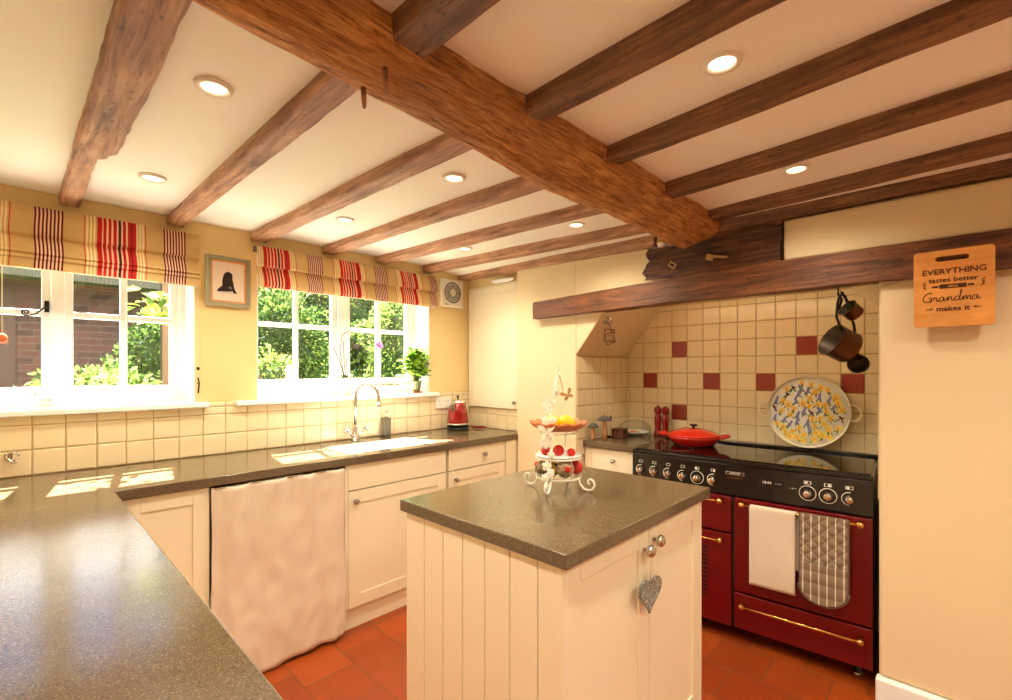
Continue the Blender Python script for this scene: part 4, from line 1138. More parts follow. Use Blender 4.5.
# ------------------------------------------------------------ cutting board sign
t = thing('cutting_board', 'bamboo board engraved EVERYTHING tastes better when Grandma makes it, hanging on the lintel', 'cutting board', (2.404, .129, 1.522), -PI/2)
BW, BH = .2185, .285
def rrect(x0, z0, x1, z1, r, n=6):
    pts = []
    for cx_, cz_, a0 in ((x1-r, z1-r, 0), (x0+r, z1-r, PI/2), (x0+r, z0+r, PI), (x1-r, z0+r, 3*PI/2)):
        for k in range(n+1): a = a0+PI/2*k/n; pts.append((cx_+r*math.cos(a), cz_+r*math.sin(a)))
    return pts
# board with slot: bridge polygon
out_ = rrect(0, 0, BW, BH, .012); slot = rrect(.062, .243, .153, .262, .0094)
bm = BM()
vo = [[bm.verts.new((x, y, z)) for x, z in out_] for y in (-.006, .006)]
vi = [[bm.verts.new((x, y, z)) for x, z in slot] for y in (-.006, .006)]
for lay in (0, 1):
    E = []
    for L_ in (vo[lay], vi[lay]):
        for i in range(len(L_)): E.append(bm.edges.new((L_[i], L_[(i+1) % len(L_)])))
    bmesh.ops.triangle_fill(bm, use_beauty=True, use_dissolve=False, edges=E)
for L_ in (vo, vi):
    n = len(L_[0])
    for i in range(n): bm.faces.new((L_[0][i], L_[0][(i+1) % n], L_[1][(i+1) % n], L_[1][i]))
obj('board', bm, M['bamboo'], t, bevel=.0015)
def T(x, z): return Matrix.Translation((x, -.0068, z)) @ RT
bm = BM()
text_to_bm(bm, 'EVERYTHING', .0300, T(BW/2+.002, .204), spacing=.98, bold=.0003)
text_to_bm(bm, 'tastes better', .0260, T(BW/2, .173), bold=.0003)
text_to_bm(bm, 'makes it', .0270, T(BW/2, .066), bold=.0003)
prism(bm, rrect(.072, .141, .146, .157, .004), -.0072, -.006, 'y')
prism(bm, rrect(.052, .1455, .070, .1525, .003), -.0072, -.006, 'y'); prism(bm, rrect(.148, .1455, .166, .1525, .003), -.0072, -.006, 'y')
# cursive Grandma drawn as pen strokes
def stroke(pts, w=.0013):
    # catmull rom
    P_ = [Vector((x, z)) for x, z in pts]; res = []
    for i in range(len(P_)-1):
        p0, p1, p2, p3 = P_[max(i-1, 0)], P_[i], P_[i+1], P_[min(i+2, len(P_)-1)]
        for k in range(6):
            s = k/6
            res.append(.5*((2*p1)+(p2-p0)*s+(2*p0-5*p1+4*p2-p3)*s*s+(3*p1-p0-3*p2+p3)*s**3))
    res.append(P_[-1])
    tube(bm, [(GX+q.x*GS, -.0066, GZ+q.y*GS) for q in res], w, 6)
GX, GZ, GS = .026, .094, .0215
stroke([(1.25, 1.35), (.95, 1.6), (.45, 1.35), (.05, .7), (.2, .12), (.65, .0), (1.05, .3), (1.15, .72), (.75, .68)])
stroke([(1.15, .72), (1.15, .2), (.9, -.15)])
stroke([(1.35, .2), (1.55, .75), (1.62, .62), (1.85, .62), (1.8, .2), (1.95, .05), (2.15, .25)])
def la(x): stroke([(x+.75, .6), (x+.45, .75), (x+.1, .45), (x+.15, .05), (x+.45, .05), (x+.72, .6), (x+.70, .15), (x+.9, .05), (x+1.1, .3)])
la(2.05)
stroke([(3.12, .3), (3.25, .72), (3.22, .05), (3.45, .6), (3.7, .72), (3.75, .15), (3.9, .03), (4.05, .25)])
stroke([(4.75, .6), (4.45, .75), (4.12, .45), (4.15, .05), (4.45, .05), (4.75, .6), (4.95, 1.6), (4.9, 1.75), (4.72, .3), (4.85, .03), (5.05, .3)])
stroke([(5.05, .3), (5.2, .72), (5.18, .05), (5.38, .6), (5.58, .7), (5.58, .05), (5.8, .6), (6.02, .7), (6.02, .15), (6.15, .05), (6.3, .25)])
la(6.2)
# sprigs and arrows
def sprig(x, z, s):
    stroke_pts = [(x, z-.012), (x+s*.004, z), (x+s*.002, z+.014)]
    tube(bm, [(a, -.0066, b) for a, b in stroke_pts], .0008, 5)
    for k in range(3):
        prism(bm, [(x+s*.002, z-.008+k*.009), (x+s*.008, z-.005+k*.009), (x+s*.010, z+.000+k*.009), (x+s*.004, z-.003+k*.009)], -.0070, -.0060, 'y')
sprig(.036, .152, -1); sprig(.184, .152, 1)
for s, xx in ((1, .035), (-1, .184)):
    tube(bm, [(xx, -.0066, .066), (xx+s*.020, -.0066, .068)], .001, 5)
    tube(bm, [(xx+s*.012, -.0066, .073), (xx+s*.020, -.0066, .068), (xx+s*.012, -.0066, .063)], .0009, 5)
ey = obj('engraving', bm, M['engraved'], t)
bm = BM(); text_to_bm(bm, 'when', .0125, Matrix.Translation((BW/2, -.0078, .149)) @ RT, bold=.0002); obj('rolling_pin_lettering', bm, M['bamboo'], ey)

# ------------------------------------------------------------ picture, vent, socket
t = thing('framed_picture', 'small framed print of a black sitting dog between the two windows', 'picture', (.69, 2.858, 1.702))
def wframe(bm, x0, z0, x1, z1, w, y0, y1, mi=0):
    bx(bm, x0, y0, z0, x0+w, y1, z1, mi); bx(bm, x1-w, y0, z0, x1, y1, z1, mi); bx(bm, x0+w, y0, z0, x1-w, y1, z0+w, mi); bx(bm, x0+w, y0, z1-w, x1-w, y1, z1, mi)
PW, PH = .216, .267
bm = BM(); wframe(bm, 0, 0, PW, PH, .022, -.022, 0); wframe(bm, .004, .004, PW-.004, PH-.004, .008, -.026, -.02); obj('frame', bm, M['frame_green'], t, bevel=.002)
bm = BM(); wframe(bm, .02, .02, PW-.02, PH-.02, .010, -.014, -.006); obj('slip', bm, M['bamboo'], t)
bm = BM(); bx(bm, .028, -.010, .028, PW-.028, -.005, PH-.028); mt = obj('print', bm, M['paper'], t)
bm = BM()
prism(bm, [(.062, .078), (.052, .080), (.060, .094), (.078, .110), (.078, .140), (.084, .168), (.094, .184), (.108, .188), (.122, .182), (.128, .168), (.126, .150), (.132, .128), (.136, .100), (.150, .074), (.132, .074), (.128, .084), (.100, .080)], -.0108, -.0098, 'y')
dg = obj('dog_print', bm, M['dog'], mt)
bm = BM(); prism(bm, [(.110, .096), (.118, .098), (.124, .092), (.122, .106), (.114, .112), (.107, .104)], -.0114, -.0107, 'y'); obj('dog_toy', bm, M['grey_plastic'], mt)
bm = BM(); bx(bm, .05, -.0108, .0735, .155, -.0098, .0755); obj('ground_line', bm, M['grey_plastic'], mt)

t = thing('extractor_fan', 'square white extractor vent with round grille near the far corner', 'extractor fan', (2.345, 2.858, 1.952))
VW = .108
bm = BM(); bx(bm, -VW, -.03, -VW, VW, 0, VW); obj('housing', bm, M['white_plastic'], t, bevel=.01, seg=3)
bm = BM(); lathe(bm, [(.001, -.006), (.072, -.006), (.072, .002), (.078, .006), (.082, 0)], 36, (0, -.031, .005), 0, Matrix.Rotation(PI/2, 4, 'X'), cap=False); obj('grille_well', bm, M['dark_vent'], t)
bm = BM()
for r in (.062, .050, .038): tube(bm, [(r*math.cos(a*PI/16), -.034, .005+r*math.sin(a*PI/16)) for a in range(32)], .0028, 6, closed=True)
for k in range(8): a = k*PI/4; tube(bm, [(.02*math.cos(a), -.034, .005+.02*math.sin(a)), (.076*math.cos(a), -.034, .005+.076*math.sin(a))], .0022, 6)
obj('grille', bm, M['grey_plastic'], t)
bm = BM(); lathe(bm, [(.001, .004), (.024, .003), (.026, 0), (.001, -.001)], 24, (0, -.036, .005), 0, Matrix.Rotation(PI/2, 4, 'X')); obj('hub', bm, M['white_plastic'], t)
bm = BM(); bx(bm, -.085, -.032, -.092, -.04, -.029, -.086); obj('maker_plate', bm, M['grey_plastic'], t)

t = thing('wall_socket', 'double white wall socket on the tiles behind the kettle', 'socket', (2.268, 2.850, 1.112))
bm = BM(); bx(bm, -.073, -.010, -.043, .073, 0, .043); obj('plate', bm, M['white_plastic'], t, bevel=.003)
for s in (-1, 1):
    bm = BM(); bx(bm, s*.012-.006, -.014, .012, s*.012+.006, -.0095, .030); obj('switch', bm, M['white_plastic'], t, bevel=.001)
    bm = BM(); bx(bm, s*.042-.002, -.0105, .006, s*.042+.002, -.0098, .016)
    for q in (-1, 1): bx(bm, s*.042+q*.011-.003, -.0105, -.016, s*.042+q*.011+.003, -.0098, -.012)
    obj('socket_holes', bm, M['dark'], t)
# curly hook left on tiles
t = thing('wall_hook', 'small curly chrome hook on the tiles at the far left edge', 'hook', (-.02, 2.851, 1.0))
bm = BM(); bx(bm, -.012, -.006, -.012, .012, 0, .012); tube(bm, [(0, -.006, 0), (.0, -.02, -.01), (.012, -.024, -.028), (.03, -.022, -.022)], .003, 8)
tube(bm, [(.012+.018*math.cos(a), -.014, .0+.018*math.sin(a)) for a in [i*PI/10 for i in range(18)]], .004, 8); obj('hook_wire', bm, M['chrome'], t)

# ------------------------------------------------------------ kettle
t = thing('kettle', 'shiny red electric kettle with black base in the far corner', 'kettle', (2.318, 2.735, .9105), math.radians(200))
bm = BM(); lathe(bm, [(.001, 0), (.078, 0), (.082, .006), (.082, .018), (.070, .024), (.001, .026)], 36); obj('power_base', bm, M['black'], t)
bm = BM(); lathe(bm, [(.001, .026), (.078, .027), (.083, .034), (.083, .040)], 36, cap=False); obj('lower_band', bm, M['black'], t)
bm = BM(); lathe(bm, [(.0835, .040), (.0855, .046), (.083, .052)], 36, cap=False); obj('chrome_band', bm, M['chrome'], t)
bm = BM(); lathe(bm, [(.083, .052), (.080, .09), (.072, .14), (.060, .185), (.052, .205), (.050, .207)], 40, cap=False); obj('kettle_body', bm, M['kettle_red'], t)
bm = BM(); lathe(bm, [(.053, .204), (.052, .212), (.040, .224), (.015, .230), (.001, .231)], 36, cap=False); l = obj('lid', bm, M['chrome'], t)
bm = BM(); lathe(bm, [(.005, .229), (.006, .240), (.011, .246), (.010, .256), (.001, .259)], 18); obj('lid_knob', bm, M['black'], l)
bm = BM()
prism(bm, [(.050, .200), (.078, .206), (.090, .200), (.062, .125)], -.016, .016, 'y'); obj('spout', bm, M['chrome'], t, bevel=.004)
bm = BM(); tube(bm, [(-.045, 0, .200), (-.080, 0, .208), (-.105, 0, .190), (-.112, 0, .14), (-.105, 0, .09), (-.083, 0, .070)], [.009, .011, .011, .010, .009, .008], 10); obj('handle', bm, M['black'], t)
# power lead
bm = BM(); pts = [(2.42, 2.69, .916)]
for k in range(26): pts.append((2.43+.016*math.sin(k*.9)+.0028*k, 2.68+.018*math.cos(k*.9)-.0015*k, .916+.010*abs(math.sin(k*.5))))
tube(bm, pts, .004, 8); o = obj('power_lead', bm, M['mill_red']); tag(o, 'coiled dark red lead lying right of the kettle', 'cable')

# soap dispenser
t = thing('soap_dispenser', 'dark grey square soap dispenser right of the tap', 'soap dispenser', (1.748, 2.812, .9105))
bm = BM(); bx(bm, -.026, -.022, 0, .026, .022, .128); obj('bottle', bm, M['soap'], t, bevel=.006, seg=3)
bm = BM(); lathe(bm, [(.012, .129), (.012, .138), (.005, .140), (.005, .165), (.010, .166), (.010, .174), (.001, .176)], 16); tube(bm, [(0, 0, .170), (-.004, -.032, .170), (-.004, -.036, .164)], .004, 8); obj('pump', bm, M['chrome'], t)

# tap
t = thing('kitchen_tap', 'brushed steel swan-neck mixer tap behind the sink', 'tap', (1.500, 2.775, .9105))
bm = BM(); lathe(bm, [(.026, 0), (.024, .006), (.016, .012), (.016, .075), (.012, .09), (.0105, .10)], 24); obj('tap_body', bm, M['steel'], t)
pts = [(0, 0, .09), (0, 0, .25)]
for k in range(1, 17):
    a = PI-PI*k/16*1.06; r = .072
    pts.append(((r+r*math.cos(a))*.80, -(r+r*math.cos(a))*.60, .27+r*1.22*math.sin(a)))
pts.append((pts[-1][0]*1.0, pts[-1][1], pts[-1][2]-.03))
bm = BM(); tube(bm, pts, .0105, 12); obj('spout', bm, M['steel'], t)
bm = BM(); tube(bm, [pts[-1], (pts[-1][0], pts[-1][1], pts[-1][2]-.018)], .0125, 12); obj('nozzle', bm, M['chrome'], t)
for s in (-1, 1):
    bm = BM(); e_ = Vector((s*.060, -.010, .074)); tube(bm, [(s*.008, 0, .022), tuple(e_)], .0085, 10)
    h = obj('valve_arm', bm, M['steel'], t)
    bm = BM(); d_ = Vector((s*.060, -.008, .05)).normalized(); s1 = d_.cross(Vector((0, 1, 0))).normalized(); s2 = d_.cross(s1)
    for q in (s1, s2): tube(bm, [tuple(e_+d_*.008-q*.024), tuple(e_+d_*.008+q*.024)], [.006, .006], 8)
    ball(bm, tuple(e_+d_*.010), .010, 8); obj('cross_handle', bm, M['chrome'], h)
# sink: white ceramic undermount bowl
t = thing('sink', 'white ceramic sink set into the worktop below the window', 'sink', (1.545, 2.5275, 0))
hx, hy = .295+.004, .1625+.006
bm = BM()
def ring(sx, sy, z, r=.03):
    return [bm.verts.new((x, y, z)) for x, y in [(a, b) for a, b in rrect(-sx, -sy, sx, sy, r)]]
R1 = ring(hx+.005, hy+.010, .869); R2 = ring(hx+.005, hy+.010, .66); R0a = ring(hx-.006, hy-.008, .869); R0b = ring(hx-.006, hy-.008, .909); R3 = ring(hx-.034, hy-.030, .905, .04); R4 = ring(hx-.038, hy-.034, .72, .04); R5 = ring(hx-.06, hy-.056, .700, .05)
for A, B in ((R2, R1), (R1, R0a), (R0a, R0b), (R0b, R3), (R3, R4), (R4, R5)):
    n = len(A)
    for i in range(n): f = bm.faces.new((A[i], A[(i+1) % n], B[(i+1) % n], B[i])); f.smooth = True
bm.faces.new(R5); bm.faces.new(R2[::-1])
obj('bowl', bm, M['ceramic'], t)
bm = BM(); lathe(bm, [(.001, .003), (.034, .003), (.038, .001), (.038, 0)], 28, (0, 0, .7005)); obj('waste', bm, M['chrome'], t)
bm = BM(); tube(bm, [(-.075, .134, .868), (-.045, .134, .868)], .006, 8); obj('overflow', bm, M['grey_plastic'], t)

# ------------------------------------------------------------ plants on the sill
def leaf(bm, c, d, L_, W, mi=0, curl=.2, n=None):
    d = Vector(d).normalized(); n = Vector(n or (random.uniform(-1, 1), random.uniform(-1, 1), random.uniform(.2, 1))).normalized()
    s = d.cross(n)
    if s.length < .01: s = d.orthogonal()
    s.normalize(); n = s.cross(d); c = Vector(c)
    p = [c, c+d*L_*.35+s*W*.5+n*W*.15, c+d*L_*.75+s*W*.38+n*(W*.1-curl*L_*.2), c+d*L_-n*curl*L_*.5, c+d*L_*.75-s*W*.38+n*(W*.1-curl*L_*.2), c+d*L_*.35-s*W*.5+n*W*.15, c+d*L_*.38, c+d*L_*.76-n*curl*L_*.22]
    v = [bm.verts.new(q) for q in p]
    for f in ((0, 1, 6), (0, 6, 5), (1, 2, 7, 6), (6, 7, 4, 5), (2, 3, 7), (7, 3, 4)):
        fc = bm.faces.new([v[i] for i in f]); fc.material_index = mi; fc.smooth = True
rb = random.Random(11)
t = thing('basil_plant', 'bushy green basil in a sage pot on the right of the sink window sill', 'potted plant', (2.035, 2.875, 1.1925))
bm = BM(); lathe(bm, [(.001, 0), (.040, 0), (.050, .008), (.048, .010), (.001, .006)], 28); obj('saucer', bm, M['terracotta'], t)
bm = BM(); lathe(bm, [(.001, .011), (.030, .011), (.040, .078), (.043, .080), (.043, .090), (.038, .090), (.036, .075), (.001, .075)], 28); obj('pot', bm, M['pot_green'], t)
bm = BM(); random.seed(3)
stems = BM()
for k in range(56):
    a = rb.uniform(0, 2*PI); r = rb.uniform(.01, .118); h = .07+rb.uniform(.03, .185)*(1-.3*(r/.10)); p1 = Vector((r*math.cos(a)-.008, r*math.sin(a)*.6-.025, .075+h))
    tube(stems, [(.008*math.cos(a), .008*math.sin(a), .07), (p1.x*.5, p1.y*.5, .08+h*.5), tuple(p1)], .0015, 5)
    for q in range(12):
        b = rb.uniform(0, 2*PI); z = rb.uniform(-.06, .015)
        leaf(bm, p1+Vector((0, 0, z)), (math.cos(b), math.sin(b)*.8, rb.uniform(-.2, .5)), rb.uniform(.035, .058), rb.uniform(.026, .038), 0 if rb.random() < .7 else 1, .3, (rb.uniform(-.4, .4), rb.uniform(-.4, .4), 1))
obj('leaves', bm, [M['leaf_basil'], M['leaf_a']], t, recalc=False); obj('stems', stems, M['stem'], t)
t = thing('orchid', 'orchid with bare stems and one pink bloom in a white pot behind the tap', 'potted plant', (1.52, 2.93, 1.1925))
bm = BM(); lathe(bm, [(.001, 0), (.044, 0), (.047, .005), (.056, .105), (.056, .118), (.051, .118), (.049, .10), (.001, .095)], 32); obj('pot', bm, M['pot_white'], t)
bm = BM(); sp = [[(-.01, 0, .1), (-.03, 0, .2), (-.045, 0, .30), (-.03, -.005, .40), (.02, -.01, .43)], [(.0, 0, .1), (-.015, 0, .2), (-.02, 0, .36), (-.08, 0, .345)][:3], [(.01, 0, .1), (.0, 0, .22), (.03, -.02, .33), (.10, -.03, .375), (.19, -.03, .36), (.25, -.02, .33)], [(-.01, 0, .1), (-.05, 0, .24), (-.09, 0, .31)]]
for s in sp: tube(bm, s, .0025, 6)
obj('flower_stems', bm, M['bark'], t)
bm = BM()
for k in range(5): leaf(bm, (.0, 0, .10), (math.cos(k*1.3+.2), math.sin(k*1.3+.2)*.5, .35), .11, .04, 0, .8, (0, 0, 1))
obj('leaves', bm, [M['leaf_a']], t, recalc=False)
bm = BM()
for fx, fz in ((.215, .345), (.235, .335)):
    for k in range(5): a = k*2*PI/5+fx*9; leaf(bm, (fx, -.03, fz), (math.cos(a), -.2, math.sin(a)), .024, .018, 0, .1, (0, -1, 0))
obj('flowers', bm, [M['petal_pink']], t, recalc=False)

# ------------------------------------------------------------ tiered stand on the island
SC = Vector((1.43, 1.10, .9105)); th0 = math.atan2(-SC.y, -SC.x)-math.radians(20)
t = thing('cake_stand', 'three-tier cream wire stand with scroll feet and white butterflies on the island', 'tiered stand', tuple(SC), th0)
# local +x points to the camera
def foot(a):
    bm = BM(); c_, s_ = math.cos(a), math.sin(a); pts = []
    # scroll: from the ring down and out, curling back up
    prof = [(.078, .050), (.084, .028), (.098, .010), (.116, .0045), (.132, .010), (.141, .026), (.136, .042), (.124, .047), (.115, .040), (.116, .031), (.122, .029)]
    for r, z in prof: pts.append((r*c_, r*s_, z))
    tube(bm, pts, .0042, 8); return bm
for k in range(4): obj('scroll_foot', foot(k*PI/2), M['cream_metal'], t)
def arch(a):
    pts = []
    prof = [(.084, .045), (.083, .12), (.080, .20), (.076, .27), (.064, .335), (.044, .385), (.018, .42), (.002, .432)]
    c_, s_ = math.cos(a), math.sin(a)
    return [(r*c_, r*s_, z) for r, z in prof]
for k in (0, 2):
    bm = BM(); tube(bm, arch(k*PI/2), .0035, 8); obj('upright', bm, M['cream_metal'], t)
bm = BM(); tube(bm, [(.011*math.cos(a*PI/8), 0, .445+.017*math.sin(a*PI/8)) for a in range(16)], .0022, 6, closed=True); obj('top_loop', bm, M['cream_metal'], t)
def ringp(r, z, n=40): return [(r*math.cos(2*PI*k/n), r*math.sin(2*PI*k/n), z) for k in range(n)]
for r, z in ((.084, .047), (.084, .12), (.07, .214)):
    bm = BM(); tube(bm, ringp(r, z), .0032, 8, closed=True); obj('tier_ring', bm, M['cream_metal'], t)
bm = BM(); lathe(bm, [(.001, .050), (.08, .050), (.105, .060), (.107, .063), (.08, .054), (.001, .053)], 40); obj('lower_plate', bm, M['clear_glass'], t)
bm = BM(); lathe(bm, [(.001, .123), (.08, .123), (.088, .128), (.088, .131), (.001, .127)], 40); obj('middle_plate', bm, M['ceramic'], t)
# leaf/pie dish on top tier
bm = BM(); N = 60; prof = [(.02, .217), (.07, .222), (.095, .236), (.108, .252), (.104, .254), (.09, .240), (.066, .228), (.02, .223)]
rg = []
for r, z in prof:
    rg.append([bm.verts.new((r*math.cos(2*PI*k/N)*(1+.05*math.sin(k*2*PI/N*12)*(r > .08)), r*math.sin(2*PI*k/N)*(1+.05*math.sin(k*2*PI/N*12)*(r > .08)), z+.004*math.sin(k*2*PI/N*12)*(r > .08))) for k in range(N)])
for i in range(len(rg)-1):
    for k in range(N): f = bm.faces.new((rg[i][k], rg[i][(k+1) % N], rg[i+1][(k+1) % N], rg[i+1][k])); f.smooth = True
bm.faces.new(rg[0]); bm.faces.new(rg[-1])
obj('fluted_dish', bm, M['pastry'], t)
# butterflies and blossoms on the camera side upright
def butterfly(bm, c, s, rot, yawb=0):
    for sg in (-1, 1):
        for (a, l, w) in ((.75, 1.0, .55), (-.55, .7, .5)):
            pts = []
            for k in range(11):
                q = PI*k/10
                pts.append((sg*(math.cos(a)*l*math.sin(q/1.0)*1+0)*1 if False else 0, 0))
            L_ = l*s; W = w*s
            d_ = Vector((sg*math.cos(a), math.sin(a))); n_ = Vector((-d_.y, d_.x))
            poly = [d_*L_*u_+n_*W*v_ for u_, v_ in ((0, 0), (.3, .28), (.7, .5), (.95, .38), (1.05, 0), (.9, -.35), (.6, -.42), (.3, -.25))]
            M4 = Matrix.Rotation(rot, 2)
            vv0 = []; vv1 = []
            for p in poly:
                p = M4 @ p
                vv0.append(bm.verts.new((c[0]+.35*abs(p.x)*.6, c[1]+p.x, c[2]+p.y))); vv1.append(bm.verts.new((c[0]+.0012+.35*abs(p.x)*.6, c[1]+p.x, c[2]+p.y)))
            bm.faces.new(vv0); bm.faces.new(vv1[::-1])
            n = len(vv0)
            for i in range(n): bm.faces.new((vv0[i], vv1[i], vv1[(i+1) % n], vv0[(i+1) % n]))
    tube(bm, [(c[0], c[1], c[2]-s*.4), (c[0]+.001, c[1], c[2]+s*.45)], .0022, 6)
def blossom(bm, c, s, rot):
    for k in range(5):
        a = rot+2*PI*k/5
        ctr = (c[0]+.002, c[1]+s*.55*math.cos(a), c[2]+s*.55*math.sin(a))
        ball(bm, ctr, s*.42, 8, sc=(.25, 1, 1))
    ball(bm, (c[0]+.004, c[1], c[2]), s*.22, 6)
bfs = [(.096, -.006, .222, .040, .1), (.074, .000, .335, .030, .5), (.080, -.012, .300, .026, -.4), (.056, .012, .375, .022, .3)]
for x, y, z, s, r in bfs:
    bm = BM(); butterfly(bm, (x, y, z), s, r); obj('butterfly', bm, M['cream_metal'], t)
bm = BM(); butterfly(bm, (-.03, .028, .352), .030, .5); obj('butterfly', bm, M['sign_tan'], t)
for x, y, z, s, r in [(.086, -.016, .262, .020, .3), (.090, -.018, .182, .021, 0), (.092, .006, .142, .015, .5), (.094, -.010, .100, .020, .2), (.096, .006, .078, .017, .8), (.096, -.014, .058, .017, .1), (.074, -.02, .318, .018, .1), (.050, .008, .365, .016, .1), (.084, .012, .268, .014, .6)]:
    bm = BM(); blossom(bm, (x, y, z), s, r); obj('blossom', bm, M['cream_metal'], t)
# fruit in / on the stand (rest on it: top-level)
c0, s0 = math.cos(th0), math.sin(th0)
def SW(x, y, z): return (SC.x+x*c0-y*s0, SC.y+x*s0+y*c0, SC.z+z)
for i, (x, y, z) in enumerate([(.030, -.012, .254), (.022, .040, .254), (-.045, .012, .250)]):
    bm = BM(); lathe(bm, [(.0005, -.035), (.005, -.033), (.014, -.025), (.024, -.011), (.026, 0), (.024, .011), (.014, .025), (.005, .033), (.0005, .036)], 20, (0, 0, 0), 0, Matrix.Rotation(PI/2, 4, 'X') )
    o = obj('lemon', bm, M['lemon'], loc=SW(x, y, z), rot=(0, 0, th0+(.1, .0, 1.2)[i])); tag(o, ['yellow lemon at the left of the top dish', 'yellow lemon at the right of the top dish', 'yellow lemon at the back of the top dish'][i], 'lemon', 'lemons in the top dish')
for i, (x, y, r) in enumerate([(.035, -.038, .018), (.025, .010, .021), (.02, .058, .016)]):
    bm = BM(); ball(bm, (0, 0, 0), r, 12)
    o = obj('red_fruit', bm, M['red_fruit'], loc=SW(x, y, .1275+r)); tag(o, ['glossy red fruit at the left of the middle tier', 'largest glossy red fruit in the centre of the middle tier', 'glossy red fruit at the right of the middle tier'][i], 'fruit', 'red fruit on the middle tier')
def globe(x, y, r, m, lab, dots, spot):
    g_ = thing('painted_globe', lab, 'ornament', SW(x, y, .0535+r), th0)
    bm = BM(); ball(bm, (0, 0, 0), r, 14); obj('globe', bm, M[m], g_)
    if dots:
        bm = BM(); rr = random.Random(4)
        for k in range(34):
            a = rr.uniform(-1.3, 1.3); e = rr.uniform(-1.1, 1.1); n_ = Vector((math.cos(a)*math.cos(e), math.sin(a)*math.cos(e), math.sin(e)))
            ball(bm, tuple(n_*r), .0024, 6)
        obj('dots', bm, M['black_dot'], g_)
    if spot:
        bm = BM(); n_ = Vector(spot).normalized(); ball(bm, tuple(n_*r*.86), r*.36, 10); obj('red_spot', bm, M['red_fruit'], g_)
globe(.042, .042, .033, 'clay_taupe', 'taupe dotted globe with a red spot, right front of the lower tier', True, (1, .75, .1))
globe(.030, -.056, .026, 'clay_taupe', 'taupe dotted globe at the left of the lower tier', True, (.4, -1, .8))
globe(.030, -.010, .026, 'yellow_globe', 'yellow globe in the middle of the lower tier', True, None)
globe(-.03, .060, .026, 'red_fruit', 'red globe behind the right of the lower tier', False, None)
globe(-.03, -.052, .022, 'pale_globe', 'pale pink globe at the back left of the lower tier', False, None)

# ------------------------------------------------------------ garden
bm = BM(); n = 30
G = [[bm.verts.new((-8+22*i/n, 3.2+14*j/n, .55+.05*noise.noise(Vector((i*.7, j*.7, 2)))+max(0, (j/n*14-2)*.07))) for j in range(n+1)] for i in range(n+1)]
for i in range(n):
    for j in range(n): f = bm.faces.new((G[i][j], G[i+1][j], G[i+1][j+1], G[i][j+1])); f.smooth = True
struct('ground', bm, M['grass'], recalc=False)
bm = BM(); bx(bm, -2, 3.13, .50, 5, 4.0, .585); struct('added_bounce_path', bm, M['bounce_gravel'])  # unseen pale strip added to bounce sunlight through the windows onto the ceiling
def shrub(name, lab, cat, loc, rad, nleaf, ls, mats, seed, trunk=True, hang_=0, wts=(.5, .3, .2)):
    t = thing(name, lab, cat, loc)
    rr = random.Random(seed); bm = BM()
    for k in range(nleaf):
        # points in lumpy shell
        v = Vector((rr.gauss(0, 1), rr.gauss(0, 1), rr.gauss(0, 1))).normalized()
        lump = .78+.35*noise.noise(v*2.3+Vector((seed, 0, 0)))
        rfac = lump*(rr.uniform(.62, 1.0)**.6)
        p = Vector((v.x*rad[0], v.y*rad[1], v.z*rad[2]))*rfac+Vector((0, 0, rad[2]*.95))
        if p.z < .02: continue
        d = (v+Vector((rr.uniform(-.7, .7), rr.uniform(-.7, .7), rr.uniform(-.9, .3)-hang_))).normalized()
        q = rr.random(); mi = 0 if q < wts[0] else (1 if q < wts[0]+wts[1] else 2)
        s = d.cross(Vector((rr.uniform(-1, 1), rr.uniform(-1, 1), rr.uniform(-1, 1))))
        if s.length < .05: continue
        s.normalize(); L_ = ls*rr.uniform(.6, 1.3); W = L_*.55
        vs = [bm.verts.new(x) for x in (p, p+d*L_*.5+s*W*.5, p+d*L_, p+d*L_*.5-s*W*.5)]
        bm.faces.new(vs).material_index = mi
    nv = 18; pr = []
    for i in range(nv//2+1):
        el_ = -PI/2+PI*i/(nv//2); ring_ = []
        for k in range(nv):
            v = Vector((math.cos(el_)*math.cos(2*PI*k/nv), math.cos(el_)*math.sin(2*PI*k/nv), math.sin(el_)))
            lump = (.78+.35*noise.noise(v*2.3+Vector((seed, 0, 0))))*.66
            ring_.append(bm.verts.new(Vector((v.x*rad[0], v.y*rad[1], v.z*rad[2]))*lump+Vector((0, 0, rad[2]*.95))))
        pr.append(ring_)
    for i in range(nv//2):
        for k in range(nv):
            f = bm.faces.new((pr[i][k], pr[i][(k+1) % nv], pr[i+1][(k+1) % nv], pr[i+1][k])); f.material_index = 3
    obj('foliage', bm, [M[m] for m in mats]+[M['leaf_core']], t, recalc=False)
    if trunk:
        bm = BM()
        for k in range(5):
            a = k*1.3; tube(bm, [(.03*math.cos(a), .03*math.sin(a), -.05), (rad[0]*.25*math.cos(a), rad[1]*.25*math.sin(a), rad[2]*.6), (rad[0]*.5*math.cos(a), rad[1]*.5*math.sin(a), rad[2]*1.3)], [.04, .025, .01], 7)
        obj('branches', bm, M['bark'], t)
    return t
ABC = ('leaf_a', 'leaf_b', 'leaf_c')
gz = lambda y: .58+max(0, (y-3.2-2)*.07)
shrub('garden_hedge', 'long dense dark green hedge closing the view from the sink window', 'hedge', (4.6, 8.4, gz(8.4)), (2.5, .7, 1.5), 12000, .08, ABC, 14, wts=(.5, .15, .35))
shrub('laurel_bush', 'dark mid-green shrub seen through the left casement of the sink window', 'shrub', (2.55, 6.7, gz(6.7)), (.72, .55, 1.0), 9000, .055, ABC, 1, wts=(.5, .12, .38))
shrub('lime_bush', 'lime green sunlit shrub at the upper left of the sink window view', 'shrub', (1.95, 5.55, gz(5.5)), (.38, .35, .55), 3200, .045, ABC, 2, wts=(.4, .35, .25))
